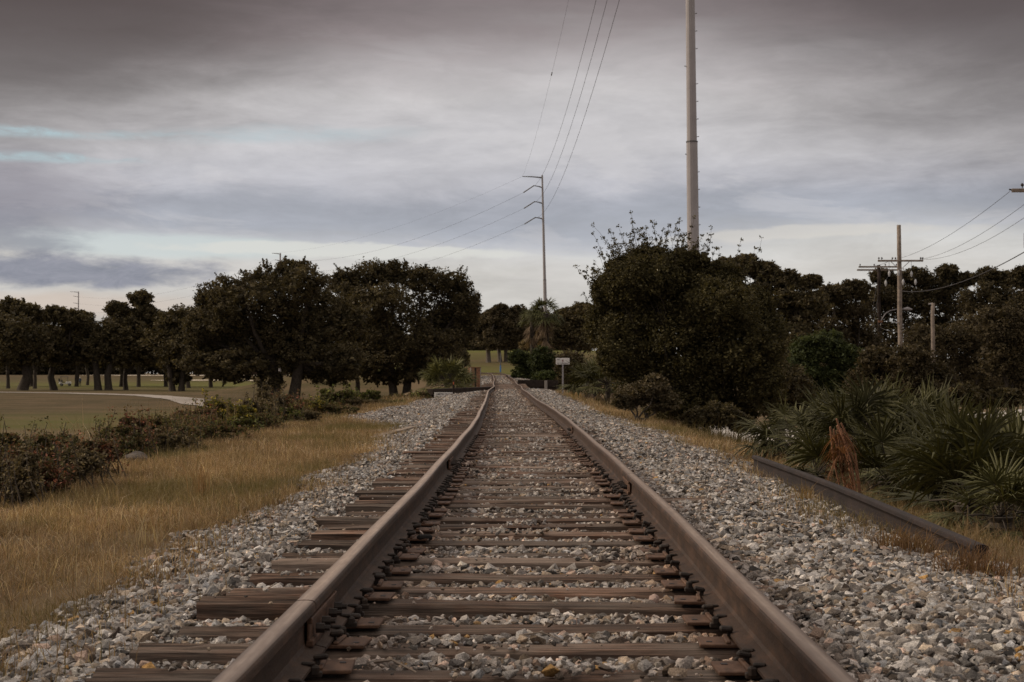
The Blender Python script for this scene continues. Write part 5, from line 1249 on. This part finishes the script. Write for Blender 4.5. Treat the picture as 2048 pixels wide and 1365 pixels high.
def person():
    J = {'pel': (0, 0, .93), 'sp': (0, .01, 1.18), 'ch': (0, .0, 1.38), 'nk': (0, -.02, 1.50), 'hd': (0, -.04, 1.60), 'tp': (0, -.03, 1.72),
         'hl': (.11, 0, .88), 'kl': (.15, -.03, .48), 'al': (.17, .02, .09), 'tl': (.19, -.14, .04), 'hr': (-.11, 0, .88), 'kr': (-.15, -.03, .48), 'ar': (-.17, .02, .09), 'tr': (-.19, -.14, .04),
         'sl': (.20, 0, 1.40), 'el': (.36, -.06, 1.20), 'wl': (.30, -.26, 1.08), 'fl': (.27, -.34, 1.05), 'sr': (-.20, 0, 1.40), 'er': (-.42, -.04, 1.26), 'wr': (-.60, -.16, 1.20), 'fr': (-.68, -.20, 1.19)}
    rad = {'pel': .15, 'sp': .14, 'ch': .17, 'nk': .06, 'hd': .095, 'tp': .07, 'hl': .10, 'kl': .065, 'al': .045, 'tl': .04, 'hr': .10, 'kr': .065, 'ar': .045, 'tr': .04,
           'sl': .075, 'el': .048, 'wl': .034, 'fl': .036, 'sr': .075, 'er': .048, 'wr': .034, 'fr': .036}
    Ed = [('pel', 'sp'), ('sp', 'ch'), ('ch', 'nk'), ('nk', 'hd'), ('hd', 'tp'), ('pel', 'hl'), ('hl', 'kl'), ('kl', 'al'), ('al', 'tl'), ('pel', 'hr'), ('hr', 'kr'), ('kr', 'ar'), ('ar', 'tr'), ('ch', 'sl'), ('sl', 'el'), ('el', 'wl'), ('wl', 'fl'), ('ch', 'sr'), ('sr', 'er'), ('er', 'wr'), ('wr', 'fr')]
    ks = list(J); me = bpy.data.meshes.new('body'); me.from_pydata([J[k] for k in ks], [(ks.index(a), ks.index(b)) for a, b in Ed], [])
    me.materials.append(M_PERSON); o = bpy.data.objects.new('person', me); COL.objects.link(o)
    m = o.modifiers.new('skin', 'SKIN'); sk = me.skin_vertices[0].data if me.skin_vertices else None
    if sk is None:
        bm = bmesh.new(); bm.from_mesh(me); bm.verts.layers.skin.verify(); bm.to_mesh(me); bm.free(); sk = me.skin_vertices[0].data
    for i, k in enumerate(ks): sk[i].radius = (rad[k], rad[k]); sk[i].use_root = (k == 'pel')
    s = o.modifiers.new('sub', 'SUBSURF'); s.levels = 1; s.render_levels = 1
    o.location = (pp_[0], 308, pz_); o.rotation_euler.z = -.3
    tag(o, 'person in a blue top and dark trousers standing on the fairway, arms out', 'person')
    Geo().add(*tube([(0, -.02, 1.62), (0, -.03, 1.68), (0, -.03, 1.74)], [.115, .11, .05], 10)).add(*box((0, -.15, 1.665), (.16, .12, .015))).build('cap', M_WHITE, o, local=True)
person()

# ------------------------------------------------------------------ rocks, twigs and bits
def rock(label, X, Y, size, name='rock', mat=M_ROCK, seed=1, flat=.7, cat='rock', group=None, sink=.2):
    rr = np.random.default_rng(seed); bm = bmesh.new(); bmesh.ops.create_icosphere(bm, subdivisions=3, radius=1)
    for v in bm.verts:
        q = np.array(v.co); f = 1+.5*(float(fbm(q[0]*1.6+seed, q[1]*1.6+q[2]*2.1, seed))-.47)+.12*(float(fbm(q[0]*5+seed, q[1]*5+q[2]*5, seed+3))-.47); v.co *= f
        v.co.x *= size; v.co.y *= size*.8; v.co.z *= size*flat
    me = bpy.data.meshes.new(name); bm.to_mesh(me); bm.free(); me.materials.append(mat); o = bpy.data.objects.new(name, me); COL.objects.link(o)
    o.location = (X, Y, float(ground(X, Y))+size*flat*(1-sink)*.8); o.rotation_euler.z = rr.uniform(0, 6); return tag(o, label, cat, group)
p = P(272, 905, 20.3); rock('grey rounded rock half hidden in the brambles', p[0], 20.3, .17, seed=4, flat=.62)
p = P(552, 975, 14.0); rock('dark clinker lump at the ballast edge, left of its fellow', p[0], 14.0, .042, mat=M_DARKIRON, seed=6, group='dark lumps')
p = P(603, 962, 14.8); rock('dark clinker lump at the ballast edge, right of its fellow', p[0], 14.8, .050, mat=M_DARKIRON, seed=7, group='dark lumps')
p = P(1337, 888, 24.0); rock('small black clod on the right ballast shoulder', p[0], 24, .045, mat=M_DARKIRON, seed=8)
def plank(label, a, b, w, h, mat=M_WOODP, name='plank', cat='plank'):
    a, b = np.array(a), np.array(b); L = np.linalg.norm(b-a); rot = math.atan2(b[1]-a[1], b[0]-a[0])
    V_, F_ = bbox_bev((0, 0, 0), (L, w, h), .006); c = (a+b)/2; V_[:, 2] += V_[:, 0]/L*(b[2]-a[2])
    ca, sa = math.cos(rot), math.sin(rot); V_ = np.c_[V_[:, 0]*ca-V_[:, 1]*sa, V_[:, 0]*sa+V_[:, 1]*ca, V_[:, 2]]+c
    return tag(Geo().add(V_, F_).build(name, mat), label, cat)
def gpt(px, py, h=1.1, lift=.03):
    D = F*h/(py-HZ); X = (px-VX)/F*D; return (X, D, float(ground(X, D))+lift)
plank('weathered board lying in the grass at the ballast edge', gpt(745, 878, 1.1), gpt(826, 868, 1.1, .08), .12, .03)
plank('split grey board poking out of the grass, left of the other', gpt(750, 873, 1.1), gpt(800, 868, 1.1, .06), .08, .03)
plank('charred stick lying across the left ballast edge', gpt(522, 1003, 1.1), gpt(596, 972, 1.1, .03), .05, .03, M_WOODD, 'stick', 'stick')
def twig(label, pts, r=.006):
    return tag(Geo().add(*tube(pts, np.linspace(r, r*.5, len(pts)), 5)).build('twig', M_WOODP), label, 'twig', 'twigs on the stones')
a_, b_ = gpt(372, 1082, 1.08, .05), gpt(398, 1094, 1.08, .02); twig('short grey twig at the left ballast edge', [a_, ((a_[0]+b_[0])/2, (a_[1]+b_[1])/2, a_[2]), b_], .011)
a_, b_ = (-.50, 5.05, -.165), (-.36, 4.93, -.175); twig('pale twig beside the near bolted joint', [a_, (-.44, 5.0, -.15), b_], .006)
a_, b_ = (-.05, 5.6, -.17), (.12, 5.45, -.17); twig('thin twig between two near sleepers', [a_, (.03, 5.54, -.15), b_], .003)
o = Geo().add(*tube([(-.645, 8.86, -.168), (-.63, 8.86, -.165), (-.575, 8.87, -.165), (-.56, 8.87, -.168)], [.010, .018, .018, .010], 10)).build('rubber_scrap', M_RUBBER); tag(o, 'black oval rubber scrap beside the left rail', 'scrap')
rock('orange stone on the right ballast shoulder', 1.32, 6.6, .026, 'stone', material('orange_stone', plain((.42, .20, .03), .2, 40, .9, .3)), 12, .7, 'stone')
rock('pink granite stone between the nearest sleepers', .26, 4.32, .034, 'stone', material('pink_stone', plain((.42, .24, .19), .2, 40, .9, .3)), 13, .6, 'stone', sink=-.3)
rock('square pinkish stone sitting on a sleeper inside the right rail', .50, 6.68, .028, 'stone', material('pale_stone', plain((.34, .25, .22), .2, 40, .9, .3)), 14, .8, 'stone', sink=-1.6)
